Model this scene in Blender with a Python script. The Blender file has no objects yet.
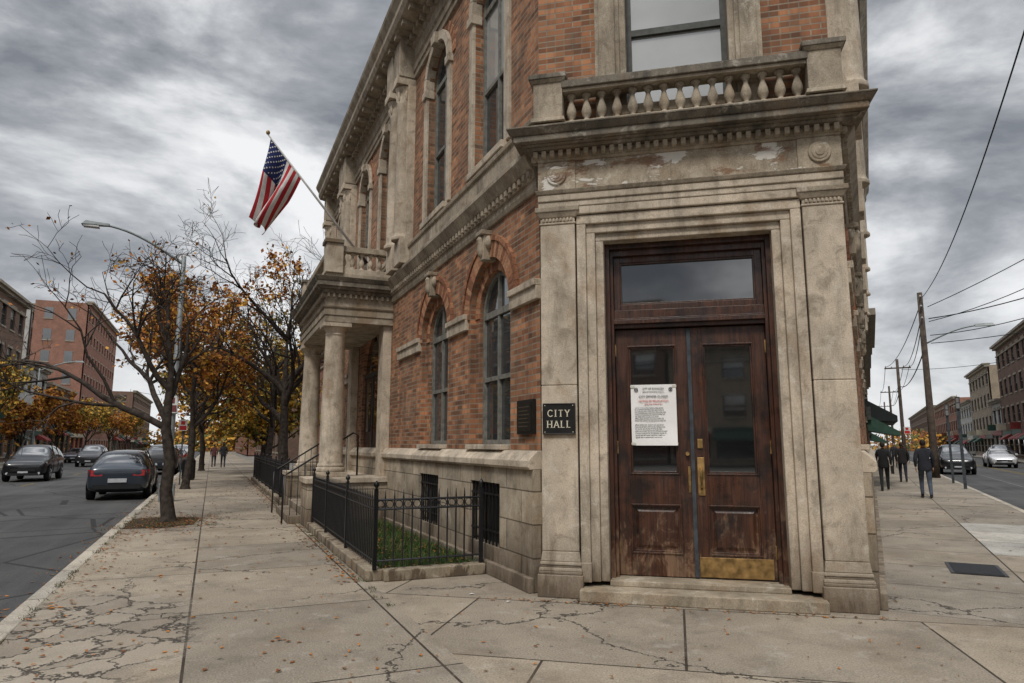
import bpy, bmesh, math, random
from mathutils import Matrix, Vector
random.seed(7)
sc=bpy.context.scene
R=math.radians
# ------------------------------------------------------------------ frames
aL=R(23.5); aR=R(27.5); aC=math.atan(0.2384)
def frame(o,x):
    x=Vector((x[0],x[1],0)).normalized(); z=Vector((0,0,1)); y=z.cross(x)
    m=Matrix.Identity(4)
    for i in range(3):
        m[i][0]=x[i]; m[i][1]=y[i]; m[i][2]=z[i]
    m[0][3]=o[0]; m[1][3]=o[1]; m[2][3]=0
    return m
C0=(0.276,7.57)
MC=frame(C0,(math.cos(aC),-math.sin(aC)))
L0=MC@Vector((0,0.22,0)); R0=MC@Vector((3.28,0.22,0))
dL=(-math.sin(aL),math.cos(aL)); dR=(math.sin(aR),math.cos(aR))
ML=frame(L0,(-dL[0],-dL[1]))   # local x=-t  y=inward
MR=frame(R0,dR)                # local x=t   y=inward
ML2=frame(L0,dL)               # local x=t  y=outward p
MR2=frame(R0,(-dR[0],-dR[1]))  # local x=-t y=outward p
def LW(t,p,z=0): return ML@Vector((-t,-p,z))
def RW(t,p,z=0): return MR@Vector((t,-p,z))
# ------------------------------------------------------------------ mesh builder
class MB:
    def __init__(s): s.v=[];s.f=[];s.m=[];s.sm=[]
    def face(s,pts,m=0,sm=False):
        b=len(s.v); s.v+= [tuple(p) for p in pts]; s.f.append(tuple(range(b,b+len(pts)))); s.m.append(m); s.sm.append(sm)
    def hexa(s,b,t,m=0):
        k=len(s.v); s.v+=[tuple(p) for p in b]+[tuple(p) for p in t]
        n=len(b)
        s.f.append(tuple(range(k+n-1,k-1,-1))); s.f.append(tuple(range(k+n,k+2*n)))
        for i in range(n):
            j=(i+1)%n; s.f.append((k+i,k+j,k+n+j,k+n+i))
        s.m+=[m]*(n+2); s.sm+=[False]*(n+2)
    def box(s,x0,x1,y0,y1,z0,z1,m=0):
        s.hexa([(x0,y0,z0),(x1,y0,z0),(x1,y1,z0),(x0,y1,z0)],[(x0,y0,z1),(x1,y0,z1),(x1,y1,z1),(x0,y1,z1)],m)
    def taper(s,x0,x1,yf,yb,z0,z1,p0,p1,m=0):
        s.hexa([(x0-p0,yf-p0,z0),(x1+p0,yf-p0,z0),(x1+p0,yb,z0),(x0-p0,yb,z0)],[(x0-p1,yf-p1,z1),(x1+p1,yf-p1,z1),(x1+p1,yb,z1),(x0-p1,yb,z1)],m)
    def prof(s,pr,x0,x1,m=0):   # (y,z) polygon extruded along x
        s.hexa([(x0,y,z) for y,z in pr],[(x1,y,z) for y,z in pr],m)
    def extr(s,poly,y0,y1,m=0): # (x,z) polygon extruded along y
        s.hexa([(x,y0,z) for x,z in poly],[(x,y1,z) for x,z in poly],m)
    def lathe(s,cx,cy,pr,n=16,m=0,sm=True,cz=0):
        k=len(s.v)
        for r,z in pr:
            for i in range(n):
                a=2*math.pi*i/n; s.v.append((cx+r*math.cos(a),cy+r*math.sin(a),z+cz))
        for j in range(len(pr)-1):
            for i in range(n):
                i2=(i+1)%n; s.f.append((k+j*n+i,k+j*n+i2,k+(j+1)*n+i2,k+(j+1)*n+i)); s.m.append(m); s.sm.append(sm)
        s.f.append(tuple(k+i for i in range(n-1,-1,-1))); s.m.append(m); s.sm.append(False)
        q=k+(len(pr)-1)*n; s.f.append(tuple(q+i for i in range(n))); s.m.append(m); s.sm.append(False)
    def tube(s,pts,rs,n=6,m=0,sm=True,cap=True):
        pts=[Vector(p) for p in pts]
        if not isinstance(rs,(list,tuple)): rs=[rs]*len(pts)
        k=len(s.v); up=Vector((0.13,0.31,0.94)); 
        for i,p in enumerate(pts):
            d=(pts[min(i+1,len(pts)-1)]-pts[max(i-1,0)]).normalized()
            a=d.cross(up)
            if a.length<0.1: a=d.cross(Vector((1,0,0)))
            a.normalize(); b=d.cross(a)
            for j in range(n):
                t=2*math.pi*j/n; s.v.append(tuple(p+(a*math.cos(t)+b*math.sin(t))*rs[i]))
        for i in range(len(pts)-1):
            for j in range(n):
                j2=(j+1)%n; s.f.append((k+i*n+j,k+i*n+j2,k+(i+1)*n+j2,k+(i+1)*n+j)); s.m.append(m); s.sm.append(sm)
        if cap:
            s.f.append(tuple(k+j for j in range(n))); s.m.append(m); s.sm.append(False)
            q=k+(len(pts)-1)*n; s.f.append(tuple(q+j for j in range(n))); s.m.append(m); s.sm.append(False)
    def arch(s,cx,zs,r0,r1,y0,y1,m=0,n=14,gap=0,ms=None,a0=0,a1=math.pi):
        for i in range(n):
            A=a0+(a1-a0)*i/n+gap; B=a0+(a1-a0)*(i+1)/n-gap
            P=[(cx+r0*math.cos(A),zs+r0*math.sin(A)),(cx+r1*math.cos(A),zs+r1*math.sin(A)),(cx+r1*math.cos(B),zs+r1*math.sin(B)),(cx+r0*math.cos(B),zs+r0*math.sin(B))]
            s.extr(P,y0,y1,random.choice(ms) if ms else m)
    def wall(s,x0,x1,z0,z1,y,depth,ops,m=0,mr=None):
        mr=m if mr is None else mr
        ops=sorted(ops); x=x0; N=12
        def q(a,b,c,d,mm=m): s.face([a,b,c,d],mm)
        for (cx,w,zb,zt,ar) in ops:
            l=cx-w/2; r=cx+w/2
            q((x,y,z0),(l,y,z0),(l,y,z1),(x,y,z1))
            if zb>z0: q((l,y,z0),(r,y,z0),(r,y,zb),(l,y,zb))
            y2=y+depth
            q((l,y,zb),(l,y2,zb),(l,y2,zt),(l,y,zt),mr); q((r,y,zb),(r,y2,zb),(r,y2,zt),(r,y,zt),mr)
            q((l,y,zb),(r,y,zb),(r,y2,zb),(l,y2,zb),mr)
            if ar:
                for i in range(N):
                    A=math.pi-math.pi*i/N; B=math.pi-math.pi*(i+1)/N
                    ax=cx+w/2*math.cos(A); az=zt+w/2*math.sin(A); bx=cx+w/2*math.cos(B); bz=zt+w/2*math.sin(B)
                    q((ax,y,az),(bx,y,bz),(bx,y,z1),(ax,y,z1)); q((ax,y,az),(bx,y,bz),(bx,y2,bz),(ax,y2,az),mr)
            else:
                q((l,y,zt),(r,y,zt),(r,y,z1),(l,y,z1)); q((l,y,zt),(r,y,zt),(r,y2,zt),(l,y2,zt),mr)
            x=r
        q((x,y,z0),(x1,y,z0),(x1,y,z1),(x,y,z1))
    def obj(s,name,mats,M=None,parent=None,bevel=0,recalc=True,sub=0):
        me=bpy.data.meshes.new(name); me.from_pydata(s.v,[],s.f)
        for m in mats: me.materials.append(m)
        for p,mi,sm in zip(me.polygons,s.m,s.sm): p.material_index=mi; p.use_smooth=sm
        if recalc:
            bm=bmesh.new(); bm.from_mesh(me); bmesh.ops.recalc_face_normals(bm,faces=bm.faces); bm.to_mesh(me); bm.free()
        me.update()
        o=bpy.data.objects.new(name,me); sc.collection.objects.link(o)
        if parent: o.parent=parent
        o.matrix_basis=M if M is not None else Matrix.Identity(4)
        if bevel:
            b=o.modifiers.new('bevel','BEVEL'); b.width=bevel; b.segments=2; b.limit_method='ANGLE'; b.angle_limit=R(40)
        if sub:
            b=o.modifiers.new('sub','SUBSURF'); b.levels=sub; b.render_levels=sub
        return o
def empty(name):   # empties stay at the world origin, the parts carry their own placement
    e=bpy.data.objects.new(name,None); e.empty_display_size=.3; sc.collection.objects.link(e); return e
# ------------------------------------------------------------------ materials
class G:
    def __init__(s,name):
        s.mat=bpy.data.materials.new(name); s.mat.use_nodes=True; s.nt=s.mat.node_tree; s.b=s.nt.nodes['Principled BSDF']
        s.b.inputs['Specular IOR Level'].default_value=0.3
        tc=s.nt.nodes.new('ShaderNodeTexCoord'); s.co=tc.outputs['Object']; s.gen=tc.outputs['Generated']
    def n(s,t): return s.nt.nodes.new(t)
    def l(s,a,b): s.nt.links.new(a,b)
    def put(s,sock,v):
        if hasattr(v,'is_output'): s.l(v,sock)
        else: sock.default_value=v
    def map(s,v,sc_=(1,1,1),loc=(0,0,0),rot=(0,0,0)):
        m=s.n('ShaderNodeMapping'); s.l(v,m.inputs[0]); m.inputs['Scale'].default_value=sc_; m.inputs['Location'].default_value=loc; m.inputs['Rotation'].default_value=rot; return m.outputs[0]
    def noise(s,v,scale,det=4,rough=.55,dist=0):
        m=s.n('ShaderNodeTexNoise'); s.l(v,m.inputs['Vector']); m.inputs['Scale'].default_value=scale; m.inputs['Detail'].default_value=det; m.inputs['Roughness'].default_value=rough; m.inputs['Distortion'].default_value=dist; return m.outputs['Fac']
    def vor(s,v,scale,feat='F1',out='Distance'):
        m=s.n('ShaderNodeTexVoronoi'); m.feature=feat; s.l(v,m.inputs['Vector']); m.inputs['Scale'].default_value=scale; return m.outputs[out]
    def ramp(s,f,a,b,c0=0,c1=1):
        m=s.n('ShaderNodeMapRange'); s.l(f,m.inputs[0]); m.inputs[1].default_value=a; m.inputs[2].default_value=b; m.inputs[3].default_value=c0; m.inputs[4].default_value=c1; return m.outputs[0]
    def mix(s,f,a,b,bl='MIX'):
        m=s.n('ShaderNodeMix'); m.data_type='RGBA'; m.blend_type=bl; s.put(m.inputs[0],f)
        for k,c in ((6,a),(7,b)):
            if hasattr(c,'is_output'): s.l(c,m.inputs[k])
            else: m.inputs[k].default_value=(c[0],c[1],c[2],1)
        return m.outputs[2]
    def math(s,op,a,b=0):
        m=s.n('ShaderNodeMath'); m.operation=op; s.put(m.inputs[0],a); s.put(m.inputs[1],b); return m.outputs[0]
    def sep(s,v):
        m=s.n('ShaderNodeSeparateXYZ'); s.l(v,m.inputs[0]); return m.outputs
    def comb(s,x,y,z=0):
        m=s.n('ShaderNodeCombineXYZ'); s.put(m.inputs[0],x); s.put(m.inputs[1],y); s.put(m.inputs[2],z); return m.outputs[0]
    def bump(s,h,st=.3,d=.01,prev=None):
        m=s.n('ShaderNodeBump'); m.inputs['Strength'].default_value=st; m.inputs['Distance'].default_value=d; s.l(h,m.inputs['Height'])
        if prev is not None: s.l(prev,m.inputs['Normal'])
        return m.outputs[0]
    def fin(s,col,rough=.85,nor=None,metal=0,spec=None):
        s.put(s.b.inputs['Base Color'],col if hasattr(col,'is_output') else (col[0],col[1],col[2],1)); s.put(s.b.inputs['Roughness'],rough); s.b.inputs['Metallic'].default_value=metal
        if spec is not None: s.b.inputs['Specular IOR Level'].default_value=spec
        if nor is not None: s.l(nor,s.b.inputs['Normal'])
        return s.mat
    def bricks(s,v,c1,c2,mo,w,h,ms,off=.5,smooth=.1,bias=0):
        m=s.n('ShaderNodeTexBrick'); s.l(v,m.inputs['Vector']); m.offset=off
        for k,c in (('Color1',c1),('Color2',c2),('Mortar',mo)): m.inputs[k].default_value=(c[0],c[1],c[2],1)
        m.inputs['Scale'].default_value=1; m.inputs['Mortar Size'].default_value=ms; m.inputs['Mortar Smooth'].default_value=smooth; m.inputs['Bias'].default_value=bias
        m.inputs['Brick Width'].default_value=w; m.inputs['Row Height'].default_value=h; return m.outputs['Color'],m.outputs['Fac']
def simple(name,col,rough=.6,metal=0,spec=.3,var=.15,scale=6):
    g=G(name); n=g.noise(g.co,scale,2)
    d=[c*(1-var) for c in col]; e=[min(1,c*(1+var)) for c in col]
    return g.fin(g.mix(g.ramp(n,.3,.7),d,e),rough,None,metal,spec)
def m_brick(name,c1,c2,mo=(.27,.22,.165),dirt=.5,w=.215,h=.073,ms=.009,far=False):
    g=G(name); x,y,z=g.sep(g.co); v=g.comb(g.math('ADD',x,y),z)
    c,f=g.bricks(v,c1,c2,mo,w,h,ms)
    n=g.noise(g.co,1.1,3,.6)
    if not far:
        c3,f3=g.bricks(g.comb(g.math('ADD',g.math('ADD',x,y),w*30.0),g.math('ADD',z,h*41)),(.42,.42,.42),(1.5,1.4,1.28),(1,1,1),w,h,ms)
        c=g.mix(.85,c,c3,'MULTIPLY')
        st=g.noise(g.map(g.co,(2.0,2.0,.5)),1.3,4,.7); c=g.mix(g.ramp(st,.47,.68,0,.6),c,(.065,.050,.038))
        ef=g.noise(g.map(g.co,(1,1,1),(9,4,2)),.9,4,.68); c=g.mix(g.ramp(ef,.52,.72,0,.4),c,(.36,.29,.21))
    c=g.mix(g.ramp(n,.35,.65,dirt,0),c,g.mix(.6,c,(.06,.05,.040)))
    h_=g.math('MULTIPLY',f,-1.0)
    return g.fin(c,.9,g.bump(h_,.9,.009))
def m_stone(name,base,dark=(.085,.07,.052),amt=.6,block=None,groundz=0,peel=False,thr=.5,far=False):
    g=G(name); x,y,z=g.sep(g.co)
    n1=g.noise(g.co,1.7,4,.65); c=g.mix(g.ramp(n1,.28,.72),[b*.64 for b in base],[b*1.2 for b in base])
    if far: return g.fin(c,.9)
    n2=g.noise(g.map(g.co,(2.4,2.4,.5)),1.7,5,.72,.3)         # run-off streaks
    c=g.mix(g.ramp(n2,thr,thr+.2,0,amt*.85),c,dark)
    n3=g.noise(g.co,4.5,6,.74,.5); c=g.mix(g.ramp(n3,.53,.66,0,amt*.85),c,(dark[0]*1.7,dark[1]*1.6,dark[2]*1.5))
    c=g.mix(g.ramp(n3,.45,.33,0,.45),c,(.66,.60,.51))
    n5=g.noise(g.map(g.co,(1,1,.6),(3,9,1)),2.1,4,.68,.3); c=g.mix(g.ramp(n5,.54,.66,0,.45),c,(.26,.17,.095))
    n4=g.noise(g.co,80,2,.6); c=g.mix(.5,c,g.mix(g.ramp(n4,.3,.7),(.6,.6,.6),(1.34,1.34,1.34)),'MULTIPLY')
    if groundz>0:
        gz=g.math('ADD',z,g.math('MULTIPLY',g.math('SUBTRACT',n2,.5),1.9))
        c=g.mix(g.ramp(gz,.0,groundz,.9,0),c,g.mix(n3,(.04,.034,.028),(.13,.085,.05)))
    nor=g.math('MULTIPLY',n4,.35)
    if block:
        bc,bf=g.bricks(g.comb(g.math('ADD',x,y),z),(.74,.74,.72),(1.14,1.12,1.08),(.27,.25,.22),block[0],block[1],.009,.5,.2)
        c=g.mix(.9,c,bc,'MULTIPLY'); nor=g.math('SUBTRACT',nor,bf)
    if peel:
        p=g.noise(g.map(g.co,(.8,1,2.0)),2.2,6,.66,.4); c=g.mix(g.ramp(p,.545,.56,0,.8),c,(.72,.69,.63)); 
        p2=g.noise(g.map(g.co,(1,1,2),(7,3,2)),2.0,6,.68,.4); c=g.mix(g.ramp(p2,.54,.59,0,.75),c,(.19,.095,.05))
        nor=g.math('ADD',nor,g.ramp(p,.545,.555,0,1))
    nor=g.math('ADD',nor,g.math('MULTIPLY',n3,.9))
    return g.fin(c,.88,g.bump(nor,.6,.011))
def m_conc(name,base,w,h,off=0,loc=(0,0,0),crack=True,broken=None,far=False):
    g=G(name); x,y,z=g.sep(g.co); v=g.map(g.co,(1,1,1),loc)
    c,f=g.bricks(v,(.82,.82,.815),(1.14,1.11,1.06),(.15,.13,.115),w,h,.012,off,.3)
    n=g.noise(g.co,.55,5,.62); b=g.mix(g.ramp(n,.3,.7),[q*.70 for q in base],[q*1.16 for q in base])
    b=g.mix(1,b,c,'MULTIPLY')
    if far: return g.fin(b,.9)
    sp=g.noise(g.co,65,3,.75); b=g.mix(.9,b,g.mix(g.ramp(sp,.28,.72),(.42,.42,.42),(1.56,1.53,1.48)),'MULTIPLY')
    st=g.noise(g.co,1.7,7,.74,.3); b=g.mix(g.ramp(st,.50,.68,0,.5),b,(.085,.073,.058))
    rs=g.noise(g.map(g.co,(1,1,1),(5,5,5)),.9,5,.72); b=g.mix(g.ramp(rs,.54,.70,0,.42),b,(.19,.14,.095))
    lt=g.noise(g.map(g.co,(1,1,1),(15,1,5)),2.6,5,.75); b=g.mix(g.ramp(lt,.56,.68,0,.4),b,(.42,.39,.34))
    gum=g.vor(v,3.1); b=g.mix(g.ramp(g.math('ADD',gum,g.math('MULTIPLY',n,.14)),.12,.135,.75,0),b,(.04,.036,.032))
    hh=g.math('SUBTRACT',g.math('ADD',g.math('MULTIPLY',sp,.35),g.math('MULTIPLY',st,.5)),f)
    if crack:
        no=g.n('ShaderNodeTexNoise'); g.l(g.co,no.inputs['Vector']); no.inputs['Scale'].default_value=1.6; no.inputs['Detail'].default_value=5; no.inputs['Roughness'].default_value=.7
        s1=g.n('ShaderNodeVectorMath'); s1.operation='SCALE'; g.l(no.outputs['Color'],s1.inputs[0]); s1.inputs['Scale'].default_value=.8
        dv=g.n('ShaderNodeVectorMath'); dv.operation='ADD'; g.l(g.co,dv.inputs[0]); g.l(s1.outputs[0],dv.inputs[1])
        ck=g.vor(dv.outputs[0],.42,'DISTANCE_TO_EDGE'); mask=g.ramp(g.noise(g.map(g.co,(1,1,1),(1.3,4.1,0)),.30,1),.48,.50,0,1)
        ckt=g.math('MULTIPLY',g.ramp(ck,.003,.0065,1,0),mask)
        if broken:
            r=g.n('ShaderNodeVectorMath'); r.operation='DISTANCE'; g.l(g.map(dv.outputs[0],(.5,1,1)),r.inputs[0]); r.inputs[1].default_value=(broken[0]*.5,broken[1],0.4)
            m2=g.ramp(r.outputs['Value'],.8,1.0,1,0)
            c2=g.vor(dv.outputs[0],2.1,'DISTANCE_TO_EDGE'); ckt=g.math('MAXIMUM',ckt,g.math('MULTIPLY',g.ramp(c2,.018,.038,1,0),m2))
            cc=g.vor(dv.outputs[0],2.1,'F1','Color'); sx=g.sep(cc); b=g.mix(g.math('MULTIPLY',m2,.5),b,g.mix(sx[0],(.13,.11,.09),(.33,.29,.235)))
            hh=g.math('ADD',hh,g.math('MULTIPLY',g.math('MULTIPLY',sx[1],m2),2.0))
        b=g.mix(g.math('MULTIPLY',ckt,.85),b,(.025,.021,.017)); hh=g.math('SUBTRACT',hh,g.math('MULTIPLY',ckt,2))
    return g.fin(b,g.ramp(n,.3,.7,.95,.7),g.bump(hh,.65,.010))
STONE=(.525,.445,.345)
stone=m_stone('limestone',STONE,amt=.62,groundz=.75)
stone_block=m_stone('limestone_ashlar',(.46,.39,.30),amt=.62,block=(.85,.36),groundz=.75)
stone_mid=m_stone('limestone_belt',(.385,.325,.245),amt=.7,thr=.47)
stone_dark=m_stone('limestone_grimy',(.19,.165,.13),(.04,.037,.031),amt=.8,thr=.46)
stone_peel=m_stone('limestone_peeling',(.40,.335,.25),amt=.6,peel=True)
stone_sill=m_stone('threshold_stone',(.33,.275,.20),amt=.65)
brick=m_brick('brick_red',(.45,.215,.11),(.25,.105,.055),(.33,.26,.19),.55)
bA=simple('brick_arch_a',(.33,.155,.083),.9,scale=30,var=.3); bB=simple('brick_arch_b',(.21,.092,.05),.9,scale=30,var=.3); bC=simple('brick_arch_c',(.39,.21,.12),.9,scale=30,var=.3)
mortar=simple('mortar',(.22,.18,.14),.95,scale=20)
def m_wood():
    g=G('door_wood'); x,y,z=g.sep(g.co)
    gr=g.noise(g.map(g.co,(24,24,1.2)),1.6,5,.65,.4); c=g.mix(g.ramp(gr,.3,.7),(.016,.007,.005),(.095,.035,.017))
    w=g.noise(g.map(g.co,(1.4,1.4,.8)),3.0,6,.75,.6); zz=g.math('ADD',w,g.ramp(z,.25,1.35,.155,-.11))
    c=g.mix(g.ramp(zz,.57,.67,0,.8),c,g.mix(g.ramp(gr,.3,.7),(.08,.040,.022),(.30,.185,.11)))
    dk=g.noise(g.co,3.5,5,.7); c=g.mix(g.ramp(dk,.47,.64,0,.85),c,(.010,.006,.005))
    return g.fin(c,g.ramp(w,.3,.7,.22,.6),g.bump(g.math('ADD',gr,g.math('MULTIPLY',w,1.5)),.5,.005),spec=.5)
wood=m_wood()
def m_glass(name,base,refl=.35,var=.5,sc_=1.2):
    g=G(name); n=g.noise(g.co,sc_,3,.5); c=g.mix(n,[b*(1-var) for b in base],[b*(1+var) for b in base])
    g.fin(c,.03,g.bump(g.noise(g.co,1.3,1),.05,.02),spec=refl); g.b.inputs['IOR'].default_value=2.1; return g.mat
glass=m_glass('window_glass',(.035,.04,.043),.6)
glass_dk=m_glass('dark_glass',(.010,.011,.012),.8)
glass_blind=m_glass('glass_over_blind',(.32,.33,.32),.7,.25)
frame_m=simple('window_frame_paint',(.05,.052,.047),.55,scale=12,var=.35)
frame_lt=simple('window_frame_grey',(.17,.165,.145),.6,scale=12,var=.3)
iron=simple('wrought_iron',(.010,.010,.012),.42,.0,.5,.3,15)
black=simple('black_enamel',(.012,.012,.011),.38,0,.4,.3,10)
brass=simple('aged_brass',(.34,.215,.085),.5,.8,.5,.6,9)
steel=simple('galvanised_steel',(.065,.075,.085),.5,.5,.4,.4,8)
gold=simple('sign_lettering',(.62,.57,.44),.5,.1,.4,.1,30)
paper=simple('paper',(.82,.81,.79),.8,0,.2,.04,6)
ink=simple('ink_black',(.05,.05,.055),.8); inkr=simple('ink_red',(.55,.06,.05),.8)
soil=simple('soil',(.05,.037,.026),.95,0,.1,.5,9)
grassm=simple('grass',(.045,.085,.022),.8,0,.2,.5,3)
bark=simple('tree_bark',(.045,.036,.030),.95,0,.15,.5,9)
white=simple('faded_white_paint',(.17,.17,.165),.85,0,.2,.5,9)
yellow=simple('faded_yellow_paint',(.20,.15,.06),.85,0,.2,.5,9)
def m_asph(name,b=.046):
    g=G(name); sp=g.noise(g.co,60,2,.7); n=g.noise(g.co,.35,5,.65); c=g.mix(g.ramp(n,.3,.7),(b*.65,b*.65,b*.67),(b*1.6,b*1.6,b*1.58))
    c=g.mix(.7,c,g.mix(g.ramp(sp,.3,.7),(.45,.45,.45),(1.7,1.7,1.65)),'MULTIPLY')
    tr=g.noise(g.map(g.co,(.05,1.3,1)),1.5,3,.6); c=g.mix(g.ramp(tr,.45,.65,0,.5),c,(b*2.0,b*1.95,b*1.9))
    ck=g.vor(g.co,.3,'DISTANCE_TO_EDGE'); c=g.mix(g.math('MULTIPLY',g.math('LESS_THAN',ck,.010),.8),c,(.013,.013,.013))
    return g.fin(c,.75,g.bump(sp,.4,.006))
asph=m_asph('asphalt')
walkL=m_conc('sidewalk_concrete',(.295,.257,.207),2.35,1.75,0,(.4,1.6+.15,0),True,(.35,-4.0))
walkC=m_conc('corner_concrete',(.305,.263,.21),2.1,1.9,.5,(.6,.2,0))
walkR=m_conc('right_walk_concrete',(.285,.253,.21),1.55,1.6,0)
patch_c=m_conc('new_concrete',(.50,.49,.46),1.55,1.6,0,crack=False)
kerbm=m_conc('kerb_stone',(.40,.37,.32),1.8,5,0,(0,1,0),False)
groundm=m_conc('ground_pavement',(.22,.21,.19),6,6,0,far=True)
walkF=m_conc('far_walk_concrete',(.25,.23,.19),1.55,1.6,0,far=True)
# ------------------------------------------------------------------ GROUND
mb=MB(); mb.face([(-900,-300,-.146),(900,-300,-.146),(900,1500,-.146),(-900,1500,-.146)]); mb.obj('ground',[groundm])
mb=MB(); mb.face([(x,y,-.136) for x,y in ((-36,4.9),(420,4.9),(420,16.5),(-36,16.5))]); mb.obj('road',[asph],ML2)
mb=MB(); mb.face([(x,y,-.132) for x,y in ((36,3.2),(-420,3.2),(-420,12.4),(36,12.4))]); mb.obj('road',[asph],MR2)
mb=MB()
for t in range(-20,300,6): 
    mb.face([(x,y,-.128) for x,y in ((t,10.6),(t+2.6,10.6),(t+2.6,10.70),(t,10.70))],0)
mb.obj('road_markings',[yellow],ML2)
mb=MB()
for t in range(4,300,6):
    for dy in (0,.22): mb.face([(-x,y,-.124) for x,y in ((t,7.8+dy),(t+6,7.8+dy),(t+6,7.90+dy),(t,7.90+dy))],0)
mb.face([(-x,y,-.124) for x,y in ((4,5.5),(250,5.5),(250,5.58),(4,5.58))],1)
mb.obj('road_markings',[yellow,white],MR2)
mb=MB()
mb.face([(-x,-y,0) for x,y in ((1.3,0),(160,0),(160,4.9),(1.3,4.9))]); mb.face([(-x,-y,0) for x,y in ((1.3,1.6),(1.3,4.9),(-12.15,4.9),(-9.48,1.6))])
mb.obj('sidewalk',[walkL],ML)
mb=MB(); P=[LW(1.3,0),LW(1.3,1.6),LW(-9.48,1.6),RW(0,3.2),RW(0,0),LW(0,0)]
MCi=MC.inverted(); mb.face([MCi@p for p in P]); mb.obj('sidewalk',[walkC],MC)
mb=MB(); mb.face([(x,-y,0) for x,y in ((0,0),(160,0),(160,3.2),(0,3.2))])
mb.face([(x,-y,.004) for x,y in ((4.6,1.6),(9.3,1.6),(9.3,3.2),(4.6,3.2))],1)
mb.obj('sidewalk',[walkR,patch_c],MR)
mb=MB(); mb.box(-160,12.1,-5.08,-4.9,-.146,.004); mb.obj('kerb',[kerbm],ML,bevel=.015)
mb=MB(); mb.box(-12.2,160,-3.36,-3.2,-.146,.004); mb.obj('kerb',[kerbm],MR,bevel=.015)
mb=MB(); mb.box(-10,300,16.5,21.2,-.146,0); mb.obj('sidewalk',[walkF],ML2)
mb=MB(); mb.box(-300,10,12.4,15.2,-.146,0); mb.obj('sidewalk',[walkF],MR2)
mb=MB(); r=.27; mb.lathe(0,0,[(r+.03,.002),(r+.03,.007),(r,.009),(r-.02,.006)],28,0)
for i in range(-3,4):
    for j in range(-3,4):
        if i*i+j*j<11: mb.box(i*.065-.02,i*.065+.02,j*.065-.02,j*.065+.02,.006,.012)
mb.obj('manhole_cover',[simple('cast_iron',(.045,.038,.032),.6,.5,.4,.4,20)],Matrix.Translation(LW(-1.95,4.3)))
mb=MB(); mb.box(2.6,3.5,-1.5,-.9,.003,.012)
for i in range(14): mb.box(2.64+i*.06,2.67+i*.06,-1.46,-.94,.012,.018)
mb.obj('cellar_grate',[iron],MR)
# ------------------------------------------------------------------ CITY HALL
hall=empty('city_hall')
# --- chamfer portal  (x=s, y=inward)
S=MB(); # materials 0 stone 1 dark 2 peel 3 sill
def pil(x0,x1):
    S.box(x0-.045,x1+.045,-.005,.30,0,.235,0); S.taper(x0-.03,x1+.03,.01,.30,.235,.27,.0,.006,0); S.taper(x0-.03,x1+.03,.01,.30,.27,.305,.006,-.004,0)
    S.taper(x0-.012,x1+.012,.035,.30,.305,.33,.0,.0,0); S.taper(x0-.012,x1+.012,.035,.30,.33,.365,.014,.008,0)
    S.taper(x0,x1,.05,.30,.365,.47,.016,0.0,0)
    for a,b in ((.47,2.25),(2.253,4.10)): S.box(x0,x1,.05,.3,a,b,0)
    S.taper(x0,x1,.05,.3,4.10,4.125,.012,.012,0); S.box(x0,x1,.052,.3,4.125,4.18,0)
    S.taper(x0,x1,.05,.3,4.18,4.24,.01,.045,0); S.taper(x0,x1,.05,.3,4.24,4.30,.055,.055,4)
    for i in range(9):
        a=x0+.02+(x1-x0-.04)*(i+.5)/9; S.box(a-.014,a+.014,.028,.06,4.132,4.175,0)
pil(.04,.44); pil(2.87,3.27)
for (a,b,c,d,yy) in ((.455,.56,2.75,2.855,.07),(.56,.66,2.65,2.75,.11),(.66,.75,2.56,2.65,.155)):
    S.box(a,b,yy,.7,.16,3.9+(.75-b) ,0); S.box(c,d,yy,.7,.16,3.9+(c-2.56),0)
    S.box(a,d,yy-.002,.7,3.9+(.75-b),3.9+(.75-a),0)
S.box(.44,.57,.05,.4,.16,.36,0); S.box(2.74,2.87,.05,.4,.16,.36,0)
S.box(.44,2.87,.04,.6,4.205,4.30,0)
# entablature
S.box(.02,3.29,.03,.6,4.30,4.37,0); S.box(.02,3.29,.012,.6,4.37,4.45,0); S.taper(.02,3.29,.012,.6,4.45,4.50,.01,.035,4)
S.box(.03,3.28,.045,.6,4.50,4.85,2)
S.box(.02,.46,.018,.5,4.502,4.848,2); S.box(2.85,3.29,.018,.5,4.502,4.848,2)
for cx in (.24,3.07):
    for r,y in ((.115,-.004),(.085,-.012),(.05,-.02)):
        P=[(cx+r*math.cos(2*math.pi*i/24),4.675+r*math.sin(2*math.pi*i/24)) for i in range(24)]; S.extr(P,y,.1,2)
S.taper(.03,3.28,.03,.6,4.85,4.88,.0,.02,4); S.box(.0,3.31,.01,.6,4.88,4.965,4)
x=-.02
while x<3.3:
    S.box(x,x+.055,-.065,.02,4.885,4.96,4); x+=.098
for y in (.05,.15): 
    S.box(-.065,.0,y,y+.055,4.885,4.96,4); S.box(3.31,3.37,y,y+.055,4.885,4.96,4)
S.taper(0,3.31,.01,.6,4.965,5.00,.08,.10,1); S.taper(0,3.31,.01,.6,5.0,5.02,.14,.15,1); S.taper(0,3.31,.01,.6,5.02,5.095,.22,.22,1); S.taper(0,3.31,.01,.6,5.095,5.155,.235,.285,1); S.taper(0,3.31,.01,.6,5.155,5.18,.29,.29,1)
# step / threshold
S.box(.46,2.85,-.13,.72,.0,.115,3); S.box(.75,2.56,.16,.8,.115,.175,3)
S.obj('portal_stone',[stone,stone_dark,stone_peel,stone_sill,stone_mid],MC,hall,bevel=.010)
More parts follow.
